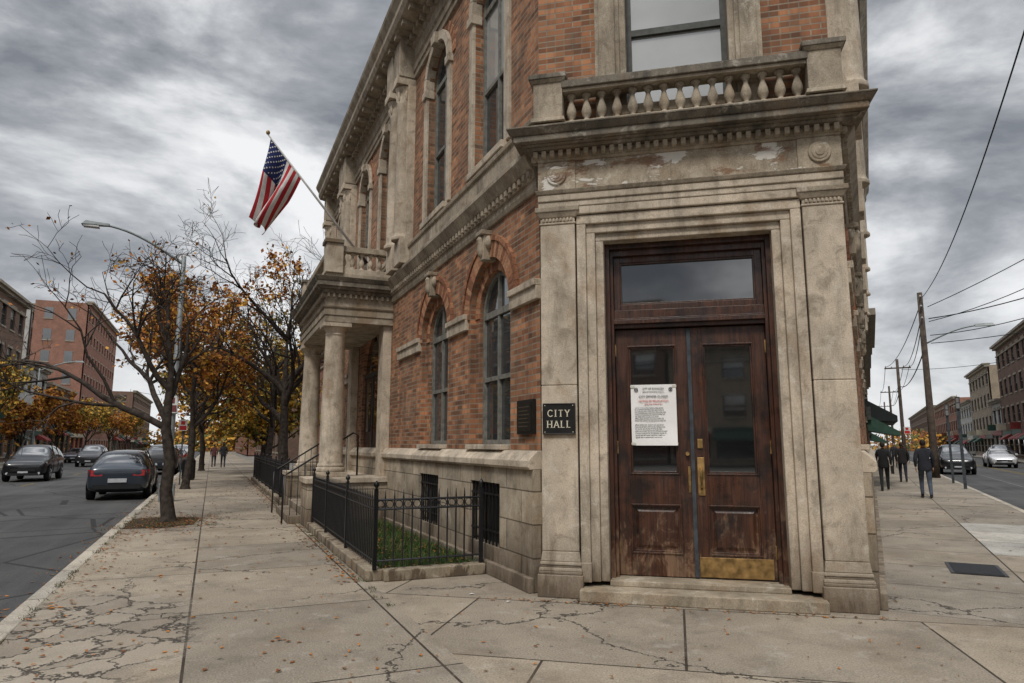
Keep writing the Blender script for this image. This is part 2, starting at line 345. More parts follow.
# balustrade
B=MB()
B.box(.0,3.3,-.10,.26,5.18,5.28,4)
for a,b in ((0.0,.34),(2.98,3.32)):
    B.box(a,b,-.12,.24,5.28,5.76,4); B.taper(a,b,-.12,.24,5.76,5.80,.01,.04,4); B.taper(a,b,-.12,.24,5.80,5.86,.05,.05,1); B.taper(a,b,-.12,.24,5.28,5.33,.03,.02,4)
B.box(.34,2.98,-.10,.12,5.64,5.68,4); B.box(.33,2.99,-.13,.15,5.68,5.77,1)
prb=[(.055,0),(.055,.03),(.03,.042),(.028,.055),(.05,.09),(.06,.135),(.052,.18),(.03,.25),(.024,.29),(.04,.305),(.04,.32),(.055,.33),(.055,.36)]
for i in range(15): B.lathe(.34+(2.64)*(i+.5)/15,.01,prb,12,4,cz=5.28)
B.obj('balustrade',[stone,stone_dark,stone,stone,stone_mid],MC,hall,bevel=.008)
# upper chamfer wall
W=MB()
W.wall(0,3.28,5.1,9.3,.22,.22,[(1.64,1.24,5.5,8.3,False)],0)
W.obj('corner_brick_wall',[brick],MC,hall,recalc=False)
U=MB()
for a,b in ((.70,.99),(2.29,2.58)):
    U.box(a,b,.12,.30,5.33,8.5,0); U.box(a+.05,b-.05,.09,.13,5.6,8.4,0)
U.box(.98,1.06,.16,.4,5.4,8.4,0); U.box(2.22,2.30,.16,.4,5.4,8.4,0)
U.box(.6,2.68,.05,.3,8.5,9.0,0); U.box(.9,2.38,.10,.4,5.38,5.5,0)
U.box(-.05,3.33,.1,.5,9.3,9.7,0); U.taper(0,3.3,.1,.5,9.7,10.4,.2,.6,1)
U.obj('corner_window_surround',[stone_mid,stone_dark],MC,hall,bevel=.008)
V=MB()
V.box(1.03,2.25,.36,.42,5.5,5.58,0); V.box(1.03,1.12,.36,.42,5.58,8.3,0); V.box(2.16,2.25,.36,.42,5.58,8.3,0)
V.box(1.12,2.16,.36,.42,8.2,8.3,0); V.box(1.12,2.16,.355,.43,6.50,6.58,0)
V.face([(1.1,.40,5.58),(2.18,.40,5.58),(2.18,.40,6.5),(1.1,.40,6.5)],1); V.face([(1.1,.39,6.58),(2.18,.39,6.58),(2.18,.39,8.2),(1.1,.39,8.2)],1)
V.obj('corner_window',[frame_m,glass_blind],MC,hall)
# --- door
D=MB(); yf=.46 # 0 wood 1 glass 2 brass 3 steel 4 dark
def frm(x0,x1,z0,z1,w,y0,y1,m=0):
    D.box(x0,x0+w,y0,y1,z0,z1,m); D.box(x1-w,x1,y0,y1,z0,z1,m); D.box(x0+w,x1-w,y0+.001,y1,z0,z0+w,m); D.box(x0+w,x1-w,y0+.001,y1,z1-w,z1,m)
D.box(.75,.80,.30,.60,.175,3.9,0); D.box(2.51,2.56,.30,.60,.175,3.9,0); D.box(.80,.835,.37,.60,.175,3.9,0); D.box(2.475,2.51,.37,.60,.175,3.9,0); D.box(.80,2.51,.31,.60,3.84,3.9,0);D.box(.835,2.475,.372,.60,3.77,3.84,0)
D.box(.835,2.475,.39,.60,2.92,3.0,0); D.box(.835,2.475,.345,.45,2.965,3.01,0); D.box(.835,2.475,.37,.45,3.01,3.03,0); D.box(.835,2.475,.40,.60,3.03,3.13,0)
frm(.838,2.472,3.13,3.77,.07,.425,.50); frm(.905,2.405,3.197,3.703,.022,.44,.49); D.face([(.9,.475,3.2),(2.41,.475,3.2),(2.41,.475,3.7),(.9,.475,3.7)],1)
for x0,x1 in ((.838,1.645),(1.665,2.472)):
    y0,y1=yf,yf+.06
    D.box(x0,x0+.13,y0,y1,.185,2.91,0); D.box(x1-.13,x1,y0,y1,.185,2.91,0)
    for a,b in ((.185,.42),(.95,1.27),(2.72,2.91)): D.box(x0+.13,x1-.13,y0+.001,y1,a,b,0)
    frm(x0+.13,x1-.13,1.27,2.72,.016,y0-.010,y1-.004); frm(x0+.146,x1-.146,1.286,2.704,.02,y0+.012,y1-.004)
    D.face([(x0+.13,y0+.04,1.27),(x1-.13,y0+.04,1.27),(x1-.13,y0+.04,2.72),(x0+.13,y0+.04,2.72)],1)
    frm(x0+.13,x1-.13,.42,.95,.016,y0-.012,y1-.003); frm(x0+.146,x1-.146,.436,.934,.018,y0+.012,y1-.003); D.box(x0+.15,x1-.15,y0+.04,y1,.43,.94,0)
    D.hexa([(x0+.18,y0+.041,.47),(x1-.18,y0+.041,.47),(x1-.18,y0+.041,.90),(x0+.18,y0+.041,.90)],[(x0+.215,y0+.026,.505),(x1-.215,y0+.026,.505),(x1-.215,y0+.026,.865),(x0+.215,y0+.026,.865)],0)
D.box(1.634,1.676,yf-.022,yf+.03,.19,2.9,3)
D.box(1.69,2.44,yf-.008,yf+.002,.195,.40,2)
D.box(1.70,1.775,yf-.012,yf+.001,1.05,1.46,2); D.box(1.60,1.628,yf-.01,yf+.001,1.08,1.36,2)
D.tube([(1.737,yf-.01,1.12),(1.737,yf-.065,1.14),(1.737,yf-.065,1.33),(1.737,yf-.01,1.35)],.012,8,2)
D.box(1.71,1.765,yf-.02,yf+.001,1.56,1.66,2)
D.tube([(1.60,yf-.0,1.5),(1.60,yf-.05,1.5)],.022,10,2)
for z in (.4,1.5,2.6):
    D.box(.828,.846,yf-.012,yf+.01,z,z+.14,2); D.box(2.464,2.482,yf-.012,yf+.01,z,z+.14,2)
D.obj('double_door',[wood,glass_dk,brass,steel,black],MC,hall,bevel=.004)
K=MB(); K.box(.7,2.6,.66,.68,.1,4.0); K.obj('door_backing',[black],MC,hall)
# notice
def text(body,M,x,y,z,size,mat,parent,al='CENTER',name='lettering',sx=1,ext=.0015):
    cu=bpy.data.curves.new(name,'FONT'); cu.body=body; cu.size=size; cu.align_x=al; cu.align_y='CENTER'; cu.extrude=ext; cu.materials.append(mat)
    o=bpy.data.objects.new(name,cu); sc.collection.objects.link(o); o.parent=parent
    o.matrix_basis=M@Matrix.Translation((x,y,z))@Matrix.Rotation(R(90),4,'X')@Matrix.Diagonal((sx,1,1,1)); return o
nt_=empty('paper_notice'); mb=MB(); yp=yf-.014
g0=[]
for i in range(9):
    for j in range(9):
        a=i/8;b=j/8; g0.append((1.0+.50*a, yp-.006-.006*math.sin(a*5+b*3)**2-(.02*(1-b)*(a if b<.2 else 0)), 1.59+.68*b))
mb.v=g0
for i in range(8):
    for j in range(8): mb.f.append((i*9+j,(i+1)*9+j,(i+1)*9+j+1,i*9+j+1)); mb.m.append(0); mb.sm.append(True)
for cx,cz in ((1.02,2.25),(1.48,2.25),(1.02,1.61),(1.48,1.61)): mb.box(cx-.025,cx+.025,yp-.017,yp-.014,cz-.012,cz+.012,1)
mb.obj('sheet',[paper,simple('tape',(.6,.58,.5),.4)],MC,nt_,recalc=False)
yt=yp-.018
for b,z,s,m in (('CITY OF ELMHAVEN',2.225,.026,ink),('OFFICE OF THE BUILDING INSPECTOR',2.19,.014,ink),('CITY OFFICES CLOSED',2.135,.032,ink),('NOTICE OF RELOCATION',2.085,.028,inkr),('EFFECTIVE IMMEDIATELY',2.05,.018,inkr)):
    text(b,MC,1.25,yt,z,s,m,nt_,name='headline')
wd='public offices in this building are closed until further notice all residents may visit temporary desk at annex for permits records and payments please call the clerk hours monday friday'.split()
z=2.01; random.seed(3)
while z>1.66:
    s=' '.join(random.choice(wd) for _ in range(9))[:50]; 
    if abs(z-1.85)>.008: text(s,MC,1.04,yt,z,.0165,ink,nt_,'LEFT','body_text')
    z-=.0235
text('City Clerk',MC,1.40,yt,1.635,.02,ink,nt_,name='signature')
for cx in (1.06,1.44):
    mb=MB(); mb.arch(cx,2.215,.014,.022,yt-.001,yt+.002,0,16,0,None,0,2*math.pi); mb.box(cx-.006,cx+.006,yt,yt+.002,2.209,2.221,0); mb.obj('seal',[ink],MC,nt_)
# CITY HALL plaque
pl=empty('city_hall_sign'); mb=MB(); mb.box(.06,.42,.02,.052,1.71,2.05,0)
mb.box(.06,.42,.014,.021,1.71,1.722,0); mb.box(.06,.42,.014,.021,2.038,2.05,0); mb.box(.06,.072,.014,.021,1.722,2.038,0); mb.box(.408,.42,.014,.021,1.722,2.038,0)
for a in (.085,.395):
    for b in (1.735,2.025): mb.tube([(a,.021,b),(a,.012,b)],.006,8,1)
mb.obj('plate',[black,gold],MC,pl,bevel=.003)
def serif(word,cx,z,h):
    P={'C':[('a',.5,.5,.42,.5,40,320)],'I':[('v',.5)],'T':[('v',.5),('h',.1,.9,.94)],'Y':[('l',.5,0,.5,.48),('l',.5,.48,.12,1),('l',.5,.48,.88,1)],
       'H':[('v',.15),('v',.85),('h',.15,.85,.5)],'A':[('l',.08,0,.5,1),('l',.92,0,.5,1),('h',.25,.75,.35)],'L':[('v',.2),('h',.2,.85,.04)]}
    wds={'C':.8,'I':.4,'T':.8,'Y':.8,'H':.85,'A':.85,'L':.7}
    gp=.16*h; tot=sum(wds[c]*h for c in word)+gp*(len(word)-1); x=cx-tot/2; mb=MB()
    def bar(x0,z0,x1,z1,w):
        d=Vector((x1-x0,z1-z0)); n=Vector((-d.y,d.x)).normalized()*w/2
        mb.extr([(x0-n.x,z0-n.y),(x1-n.x,z1-n.y),(x1+n.x,z1+n.y),(x0+n.x,z0+n.y)],.0165,.0205,0)
    for c in word:
        w=wds[c]*h; X=lambda a:x+a*w; Z=lambda b:z-h/2+b*h
        for s_ in P[c]:
            if s_[0]=='v': bar(X(s_[1]),Z(0),X(s_[1]),Z(1),h*.16); [bar(X(s_[1])-h*.17,Z(b),X(s_[1])+h*.17,Z(b),h*.06) for b in (.02,.98)]
            if s_[0]=='h': bar(X(s_[1]),Z(s_[3]),X(s_[2]),Z(s_[3]),h*.09)
            if s_[0]=='l':
                bar(X(s_[1]),Z(s_[2]),X(s_[3]),Z(s_[4]),h*.14)
                for q in ((s_[1],s_[2]),(s_[3],s_[4])):
                    if q[1] in (0,1): bar(X(q[0])-h*.14,Z(min(.98,max(.02,q[1]))),X(q[0])+h*.14,Z(min(.98,max(.02,q[1]))),h*.05)
            if s_[0]=='a':
                N=14; pts=[(X(.5)+h*.38*math.cos(R(s_[5]+(s_[6]-s_[5])*i/N)),Z(.5)+h*.47*math.sin(R(s_[5]+(s_[6]-s_[5])*i/N))) for i in range(N+1)]
                for i in range(N): bar(*pts[i],*pts[i+1],h*.13)
        x+=w+gp
    mb.obj('letters_'+word.lower(),[gold],MC,pl)
serif('CITY',.24,1.94,.075); serif('HALL',.24,1.82,.075)
# --- side facades
LEN=16.2
def facade(M,sgn,nm,Ln,wins,door=None,ucols=()):
    X=lambda t:sgn*t
    def bx(mb,t0,t1,y0,y1,z0,z1,m=0): a,b=sorted((X(t0),X(t1))); mb.box(a,b,y0,y1,z0,z1,m)
    xa,xb=sorted((0,X(Ln)))
    lw=[t for t in wins if not(door and abs(t-door)<3.1)]
    bo=lambda t:t-.12
    base=MB(); base.wall(xa,xb,0,1.32,-.10,.16,[(X(bo(t)),1.05,.34,1.12,False) for t in lw],0)
    base.face([(X(0),-.10,0),(X(0),.2,0),(X(0),.2,1.32),(X(0),-.10,1.32)],0)
    base.obj(nm+'_stone_base',[stone_block],M,hall,recalc=False)
    wt=MB(); wt.prof([(-.02,1.32),(-.14,1.32),(-.16,1.35),(-.16,1.42),(-.10,1.48),(-.045,1.53),(.3,1.53),(.3,1.32)],xa,xb,0)
    bx(wt,0,Ln,-.16,-.08,0,.16,0)
    for t in lw: bx(wt,t-.66,t+.66,-.10,.4,1.535,1.60,0)
    edges=[0]+[e for t in lw for e in (t-.82,t+.82)]+[Ln]
    if door: edges=sorted(edges+[door-2.75,door+2.75])
    for a,b in zip(edges[::2],edges[1::2]):
        if b-a>.1:
            bx(wt,a,b,-.055,.1,3.28,3.44,0); bx(wt,a,b,-.085,.1,3.44,3.52,0)
    wt.prof([(.2,4.60),(-.03,4.60),(-.05,4.66),(-.05,4.74),(-.08,4.74),(-.08,4.84),(-.12,4.86),(-.17,4.95),(-.20,5.0),(-.20,5.06),(-.08,5.10),(-.08,5.42),(-.11,5.42),(-.12,5.48),(-.04,5.52),(.2,5.52)],xa,xb,2)
    wt.prof([(.3,9.0),(-.05,9.0),(-.05,9.12),(-.08,9.12),(-.08,9.25),(-.12,9.28),(-.06,9.30),(-.06,9.62),(-.12,9.66),(-.12,9.80),(-.2,9.84),(-.50,9.90),(-.55,10.0),(-.55,10.12),(-.63,10.25),(-.65,10.32),(.3,10.36)],xa,xb,2)
    t=.1
    while t<Ln-.1:
        bx(wt,t,t+.12,-.23,-.1,9.68,9.79,2); t+=.24
    t=.2
    while t<Ln-.1:
        bx(wt,t,t+.14,-.46,-.15,9.785,9.885,2); t+=.55
    t=.05
    while t<Ln-.1:
        bx(wt,t,t+.07,-.12,-.07,4.77,4.85,2); t+=.14
    for t in wins:
        bx(wt,t-.7,t+.7,-.12,.1,5.52,5.62,0)
        wt.arch(X(t),8.25,.62,.78,-.07,.1,0,9,.004)
        for q in (-1,1):
            bx(wt,t+q*.70-.08,t+q*.70+.08,-.05,.1,5.62,8.1,0); bx(wt,t+q*.70-.11,t+q*.70+.11,-.09,.1,8.1,8.25,0)
        a=X(t); wt.extr([(a-.09,8.83),(a+.09,8.83),(a+.14,9.02),(a-.14,9.02)],-.14,.1,0)
    for t in lw: # carved keystones
        a=X(t); wt.extr([(a-.065,4.13),(a+.065,4.13),(a+.10,4.48),(a-.10,4.48)],-.12,.1,2)
        wt.extr([(a-.12,4.48),(a+.12,4.48),(a+.13,4.54),(a-.13,4.54)],-.17,.1,2)
        wt.lathe(a,-.12,[(.01,4.16),(.05,4.2),(.065,4.28),(.05,4.36),(.07,4.42),(.04,4.47)],10,2); 
        for q in (-1,1): wt.lathe(a+q*.11,-.05,[(.01,4.28),(.05,4.33),(.06,4.4),(.03,4.46)],8,2)
    for t in ucols:
        a=X(t)
        wt.box(a-.24,a+.24,-.27,.1,5.11,5.60,0); wt.box(a-.22,a+.22,-.16,.1,5.6,8.95,0)
        wt.lathe(a,-.18,[(.20,5.6),(.20,5.66),(.165,5.70),(.155,5.75),(.155,6.6),(.135,8.45),(.15,8.48),(.145,8.52),(.16,8.6),(.15,8.7),(.20,8.82),(.16,8.84)],16,0)
        wt.box(a-.22,a+.22,-.40,.1,8.84,9.0,0); wt.box(a-.24,a+.24,-.36,.1,9.0,9.8,2)
        for k in range(6):
            an=k*math.pi/3; wt.lathe(a+.15*math.cos(an),-.18+.15*math.sin(an),[(.02,8.55),(.045,8.68),(.02,8.74)],6,0)
    wt.obj(nm+'_stone_trim',[stone,stone_dark,stone_mid],M,hall,bevel=.008)
    wl=MB()
    ops=[(X(t),1.5,1.54,3.42,True) for t in lw]
    if door: ops.append((X(door),1.9,1.0,3.3,True))
    wl.wall(xa,xb,1.33 if not door else 1.0,4.65,0,.09,ops,0) if not door else None
    if door:
        segs=[(xa,X(door+1.6)),(X(door+1.6),X(door-1.6)),(X(door-1.6),xb)]
        for k,(a,b) in enumerate(segs):
            wl.wall(a,b,.9 if k==1 else 1.33,4.65,0,.09,[o for o in ops if a<o[0]<b],0)
    wl.wall(xa,xb,4.65,9.1,0,.20,[(X(t),1.24,5.6,8.25,True) for t in wins],0)
    for t in lw: wl.wall(X(t)-.76,X(t)+.76,1.54,4.25,.09,.12,[(X(t),1.16,1.55,3.42,True)],0)
    wl.obj(nm+'_brick_wall',[brick],M,hall,recalc=False)
    ar=MB()
    for t in lw:
        ar.arch(X(t),3.42,.75,.975,-.025,.02,0,34,.0035,[0,1,2]); ar.arch(X(t),3.42,.98,1.05,-.045,.0,0,30,.003,[1,1,0]); ar.arch(X(t),3.42,.58,.745,.075,.10,0,26,.004,[0,1,2])
        ar.arch(X(t),3.42,.75,1.04,-.012,.02,3,16)
    for t in wins: ar.arch(X(t),8.25,.79,.95,-.02,.02,0,30,.0035,[0,1,2])
    ar.obj(nm+'_brick_arches',[bA,bB,bC,mortar],M,hall)
    w=MB()
    def win(t,wd,zb,zs_,y,gl=1):
        a=X(t); r=wd/2; f=.065
        w.box(a-r,a-r+f,y,y+.07,zb,zs_,0); w.box(a+r-f,a+r,y,y+.07,zb,zs_,0); w.box(a-r+f,a+r-f,y,y+.07,zb,zb+f,0)
        w.box(a-.03,a+.03,y+.005,y+.07,zb+f,zs_,0); w.box(a-r+f,a+r-f,y-.005,y+.075,zs_-.04,zs_+.05,0)
        mid=(zb+zs_)/2; w.box(a-r+f,a+r-f,y+.003,y+.06,mid-.03,mid+.03,0)
        w.arch(a,zs_,r-f,r+.01,y,y+.07,0,12); w.box(a-.025,a+.025,y+.005,y+.07,zs_+.05,zs_+r-f,0)
        N=12; P=[(a+(r-.02)*math.cos(math.pi*i/N),y+.045,zs_+(r-.02)*math.sin(math.pi*i/N)) for i in range(N+1)]; w.face(P,gl)
        w.face([(a-r+.02,y+.045,zb),(a+r-.02,y+.045,zb),(a+r-.02,y+.045,mid),(a-r+.02,y+.045,mid)],gl)
        w.face([(a-r+.02,y+.035,mid),(a+r-.02,y+.035,mid),(a+r-.02,y+.035,zs_),(a-r+.02,y+.035,zs_)],2 if random.random()<.4 else gl)
    for t in lw: win(t,1.16,1.6,3.42,.14)
    for t in wins: win(t,1.24,5.62,8.25,.13)
    for t in lw: # barred basement windows
        a=X(bo(t)); w.face([(a-.53,.05,.34),(a+.53,.05,.34),(a+.53,.05,1.12),(a-.53,.05,1.12)],3)
        for k in range(9): w.box(a-.49+k*.12,a-.472+k*.12,-.08,-.06,.34,1.12,4)
        for z in (.5,.96): w.box(a-.525,a+.525,-.085,-.055,z,z+.02,4)
    w.obj(nm+'_windows',[frame_lt,glass,glass_blind,black,iron],M,hall)
    e=MB(); a=X(Ln)
    e.face([(a,0,0),(a,9,0),(a,9,9.9),(a,0,9.9)],0); e.obj(nm+'_end_wall',[brick],M,hall,recalc=False)
facade(ML,-1,'left',LEN,[1.62,4.15,8.1,10.6,14.2],door=9.3,ucols=(5.95,6.6,12.2,12.8,15.8))
facade(MR,1,'right',18,[2.2,5.2,8.2,11.2,14.2],ucols=(.45,3.7,6.7,9.7,12.7,16))
mb=MB(); pts=[L0,LW(LEN,0),LW(LEN,0)+Vector((6,4,0)),RW(18,0)+Vector((-4,3,0)),RW(18,0),R0]; mb.face([(p.x,p.y,10.0) for p in pts]); mb.obj('roof',[simple('roof_tar',(.05,.05,.05))],None,hall)
# plaque by window
mb=MB(); mb.box(-.56,-.12,-.05,.0,1.72,2.12,0); mb.box(-.53,-.15,-.058,-.05,1.75,2.09,1); 
for i in range(6): mb.box(-.49,-.2-.04*(i%2),-.061,-.058,2.03-i*.045,2.042-i*.045,2)
mb.obj('memorial_plaque',[black,simple('bronze_dark',(.035,.03,.024),.5,.6),simple('bronze_letters',(.12,.10,.07),.5,.6)],ML)
# --- portico
P_=MB(); tc,tf=7.5,11.1; pc=1.15
def pb(t0,t1,p0,p1,z0,z1,m=0): P_.box(-t1,-t0,-p1,-p0,z0,z1,m)
pb(6.95,7.95,.0,1.65,0,.85,2); pb(10.65,11.65,.0,1.65,0,.85,2); pb(6.9,8.0,0,1.7,.85,.95,0); pb(10.6,11.7,0,1.7,.85,.95,0)
for i in range(6): pb(7.95,10.65,0,1.9-i*.27,i*.155,(i+1)*.155,0)
for t in (tc,tf):
    P_.box(-t-.30,-t+.30,-pc-.30,-pc+.30,.95,1.05,0)
    P_.lathe(-t,-pc,[(.29,1.05),(.30,1.09),(.29,1.13),(.255,1.15),(.27,1.18),(.25,1.21),(.235,1.24),(.235,2.2),(.20,3.85),(.22,3.87),(.20,3.90),(.21,3.95),(.27,4.02)],24,0)
    P_.box(-t-.29,-t+.29,-pc-.29,-pc+.29,4.02,4.11,0)
    P_.box(-t-.22,-t+.22,-.18,-.001,.95,4.11,0)
def ring(z0,z1,pr0,pr1,m=0): P_.hexa([(-11.4-pr0,-1.42-pr0,z0),(-7.2+pr0,-1.42-pr0,z0),(-7.2+pr0,0,z0),(-11.4-pr0,0,z0)],[(-11.4-pr1,-1.42-pr1,z1),(-7.2+pr1,-1.42-pr1,z1),(-7.2+pr1,0,z1),(-11.4-pr1,0,z1)],m)
ring(4.11,4.25,0,0,3); ring(4.25,4.4,.02,.02,3); ring(4.4,4.44,.04,.06,3); ring(4.44,4.70,.0,0,3); ring(4.70,4.78,.05,.08,1); ring(4.78,4.83,.14,.16,1); ring(4.83,4.93,.20,.20,1); ring(4.93,5.02,.21,.26,1)
for i in range(38): pb(7.2+i*.112,7.25+i*.112,1.42,1.50,4.62,4.70,3)
for i in range(13): P_.box(-7.2,-7.12,-1.4+i*.112,-1.35+i*.112,4.62,4.70,3)
ring(5.02,5.15,0,0,3)
for (t0,t1,p0,p1) in ((7.15,7.5,1.1,1.45),(11.1,11.45,1.1,1.45)):
    pb(t0,t1,p0,p1,5.15,5.78,0); P_.taper(-t1,-t0,-p1,-p0,5.78,5.86,.04,.04,1)
pb(7.5,11.1,1.15,1.38,5.63,5.75,3); P_.box(-7.42,-7.2,-1.1,0,5.63,5.75,3)
for i in range(18): P_.lathe(-(7.6+i*.2),-1.27,prb,10,0,cz=5.27)
for i in range(6): P_.lathe(-7.31,-.12-i*.19,prb,10,0,cz=5.27)
P_.box(-11.1,-7.2,-1.36,-1.18,5.15,5.272,0); P_.box(-7.4,-7.22,-1.15,0,5.15,5.272,0)
P_.obj('portico',[stone,stone_dark,stone_block,stone_mid],ML,hall,bevel=.008)
mb=MB() # entry door inside portico
mb.box(-9.3-.95,-9.3+.95,.07,.2,1.0,3.3,0); N=12
mb.face([(-9.3+.95*math.cos(math.pi*i/N),.08,3.3+.95*math.sin(math.pi*i/N)) for i in range(N+1)],1)
mb.box(-9.33,-9.27,.05,.08,1.0,3.3,2); mb.box(-10.25,-8.35,.04,.08,3.22,3.32,2)
for q in (-9.8,-8.8): mb.box(q-.28,q+.28,.055,.069,1.9,3.1,1)
mb.obj('side_entrance',[wood,glass_dk,frame_m],ML,hall)
mb=MB()
for t in (8.05,10.55):
    mb.tube([(-t,-2.0,.0),(-t,-2.0,.95),(-t,-1.9,1.02),(-t,-.6,1.85),(-t,-.5,1.8),(-t,-.5,.9)],.02,8)
    for i in range(9):
        p=1.85-i*.14; z0=.155*max(0,(1.9-p)/.27); mb.tube([(-t,-p,z0),(-t,-p,1.05+(1.9-p)*.64)],.008,5)
mb.obj('stair_railing',[iron],ML)
# --- flag
fl=empty('american_flag'); A=LW(9.3,.22,6.0); T=LW(9.25,2.62,8.85); d=(T-A)
mb=MB(); mb.tube([A,A+d*.5,T],[.032,.028,.02],10,0); 
sp=[(.001,-.06),(.035,-.04),(.05,0),(.035,.04),(.001,.06)]; mb.lathe(T.x,T.y,sp,10,1,cz=T.z+.04); 
mb.tube([A-d*.01,A+d*.06],.06,8,2); mb.obj('pole',[simple('pole_white',(.45,.44,.42),.4),brass,iron],None,fl)
red=simple('flag_red',(.38,.022,.03),.85); wht=simple('flag_white',(.60,.58,.56),.85); blu=simple('flag_blue',(.012,.02,.085),.85)
H0=T-d.normalized()*.10; H1=T-d.normalized()*1.25
leftv=Vector((-1,.15,0)).normalized(); fwd=Vector((0,-1,0)); 
def fp(u,v):
    Lg=2.15-.46*u
    p=H0.lerp(H1,u*(1-.34*v))+Vector((0,0,-1))*Lg*v*(1-.05*v)+leftv*(.12*v+.18*v*v)+leftv*u*v*.34
    p+=fwd*(.15*math.sin(u*10+v*2.0)*min(1,v*2.5)+.05*math.sin(v*7+u*4)*v)+leftv*.07*math.sin(u*12+1+v)*v+Vector((0,0,.06))*math.sin(u*9+2)*v
    return p
mb=MB(); NU,NV=52,44
for i in range(NU+1):
    for j in range(NV+1): mb.v.append(tuple(fp(i/NU,j/NV)))
for i in range(NU):
    for j in range(NV):
        st=i//4; m=(0 if st%2==0 else 1)
        if i<28 and j<18: m=2
        mb.f.append((i*(NV+1)+j,(i+1)*(NV+1)+j,(i+1)*(NV+1)+j+1,i*(NV+1)+j+1)); mb.m.append(m); mb.sm.append(True)
mb.obj('cloth',[red,wht,blu],None,fl,recalc=False)
mb=MB()
for a in range(9):
    for b in range(6 if a%2==0 else 5):
        u=(a+1)*.053; v=(b+.5+(0 if a%2==0 else .5))*.068
        c=fp(u,v); eu=(fp(u+.01,v)-c).normalized(); ev=(fp(u,v+.01)-c); ev=(ev-eu*ev.dot(eu)).normalized(); n=eu.cross(ev)
        for sgn in (-1,1):
            mb.face([c+n*.006*sgn+(eu*math.cos(k*math.pi/5)+ev*math.sin(k*math.pi/5))*(.026 if k%2==0 else .011) for k in range(10)],0)
mb.obj('stars',[wht],None,fl,recalc=False)
# ------------------------------------------------------------------ garden + fence
mb=MB(); f0,f1,fp_=1.35,6.85,1.55
for a in ((-f1,-f0,-fp_-.1,-fp_+.1),(-f0-.1,-f0+.1,-fp_+.1,-.17)): mb.box(a[0],a[1],a[2],a[3],0,.13)
mb.box(-27,-11.7,-1.65,-1.45,0,.13)
mb.obj('garden_kerb',[m_stone('garden_kerb_stone',(.30,.25,.18),amt=.6,groundz=.12)],ML,bevel=.012)
mb=MB(); mb.face([(-6.85,-1.45,.07),(-1.45,-1.45,.07),(-1.45,-.17,.07),(-6.85,-.17,.07)]); mb.face([(-27,-1.45,.07),(-11.7,-1.45,.07),(-11.7,-.17,.07),(-27,-.17,.07)]); mb.obj('garden_soil',[soil],ML)
random.seed(11); mb=MB()
for k in range(9000):
    x=random.uniform(-6.8,-1.5); y=random.uniform(-1.42,-.2)
    if random.random()<.3*abs(math.sin(x*2.3+y*3)): continue
    h=random.uniform(.04,.14); a=random.uniform(0,6.28); w=.008; lx=random.uniform(-.06,.06); ly=random.uniform(-.06,.06)
    mb.face([(x-w*math.cos(a),y-w*math.sin(a),.07),(x+w*math.cos(a),y+w*math.sin(a),.07),(x+lx,y+ly,.07+h)],0 if random.random()<.8 else 1)
mb.obj('grass',[grassm,simple('dry_grass',(.11,.10,.04),.9)],ML,recalc=False)
mb=MB() # weeds growing in the pavement joints and at the kerb
def tuft(x,y,s):
    for _ in range(random.randint(5,12)):
        a=random.uniform(0,6.28); w=.005; h=random.uniform(.02,.06)*s; lx=random.gauss(0,.03)*s; ly=random.gauss(0,.03)*s; X_=x+random.gauss(0,.03)*s; Y_=y+random.gauss(0,.03)*s
        mb.face([(X_-w*math.cos(a),Y_-w*math.sin(a),.002),(X_+w*math.cos(a),Y_+w*math.sin(a),.002),(X_+lx,Y_+ly,h)],random.random()<.65)
for k in range(130): tuft(random.uniform(-22,6),-4.89+random.gauss(0,.015),.9)
for k in range(90): tuft(random.uniform(-22,0),-1.67-abs(random.gauss(0,.02)),.7)
for k in range(160): tuft(random.uniform(-10.3,-8.2),-4.2+random.gauss(0,.4),1.1)
mb.obj('pavement_weeds',[grassm,simple('dry_weed',(.11,.085,.045),.9)],ML,recalc=False)
def fence(name,segs,M,z0=.13,H=.90):
    mb=MB()
    for (x0,y0,x1,y1) in segs:
        L=math.hypot(x1-x0,y1-y0); n=max(2,int(L/.105)); ux,uy=(x1-x0)/L,(y1-y0)/L
        for z in (z0+.10,z0+H-.20,z0+H-.09): mb.tube([(x0,y0,z),(x1,y1,z)],.013,4,0,False)
        for i in range(n+1):
            x=x0+ux*L*i/n; y=y0+uy*L*i/n; big=(i%18==0) or i==n
            if big:
                mb.box(x-.022,x+.022,y-.022,y+.022,z0,z0+H+.02); mb.lathe(x,y,[(.015,0),(.03,.01),(.012,.03),(.032,.055),(.034,.075),(.02,.1),(.003,.12)],8,0,cz=z0+H+.02)
            else:
                mb.box(x-.008,x+.008,y-.008,y+.008,z0+.04,z0+H-.05)
                mb.hexa([(x-.018,y-.004,z0+H-.05),(x+.018,y-.004,z0+H-.05),(x+.018,y+.004,z0+H-.05),(x-.018,y+.004,z0+H-.05)],[(x-.002,y-.002,z0+H+.03),(x+.002,y-.002,z0+H+.03),(x+.002,y+.002,z0+H+.03),(x-.002,y+.002,z0+H+.03)])
            if i<n and not big:
                cx=x+ux*L/n/2; cy=y+uy*L/n/2
                P=[(cx+ux*.045*math.cos(k*math.pi/4),cy+uy*.045*math.cos(k*math.pi/4),z0+H-.145+.045*math.sin(k*math.pi/4)) for k in range(9)]
                mb.tube(P,.007,3,0,False,False)
    return mb.obj(name,[iron],M)
fence('iron_fence',[(-f0,-.2,-f0,-fp_),(-f0,-fp_,-f1,-fp_)],ML)
fence('iron_fence',[(-11.75,-fp_,-27,-fp_)],ML,.13,1.0)
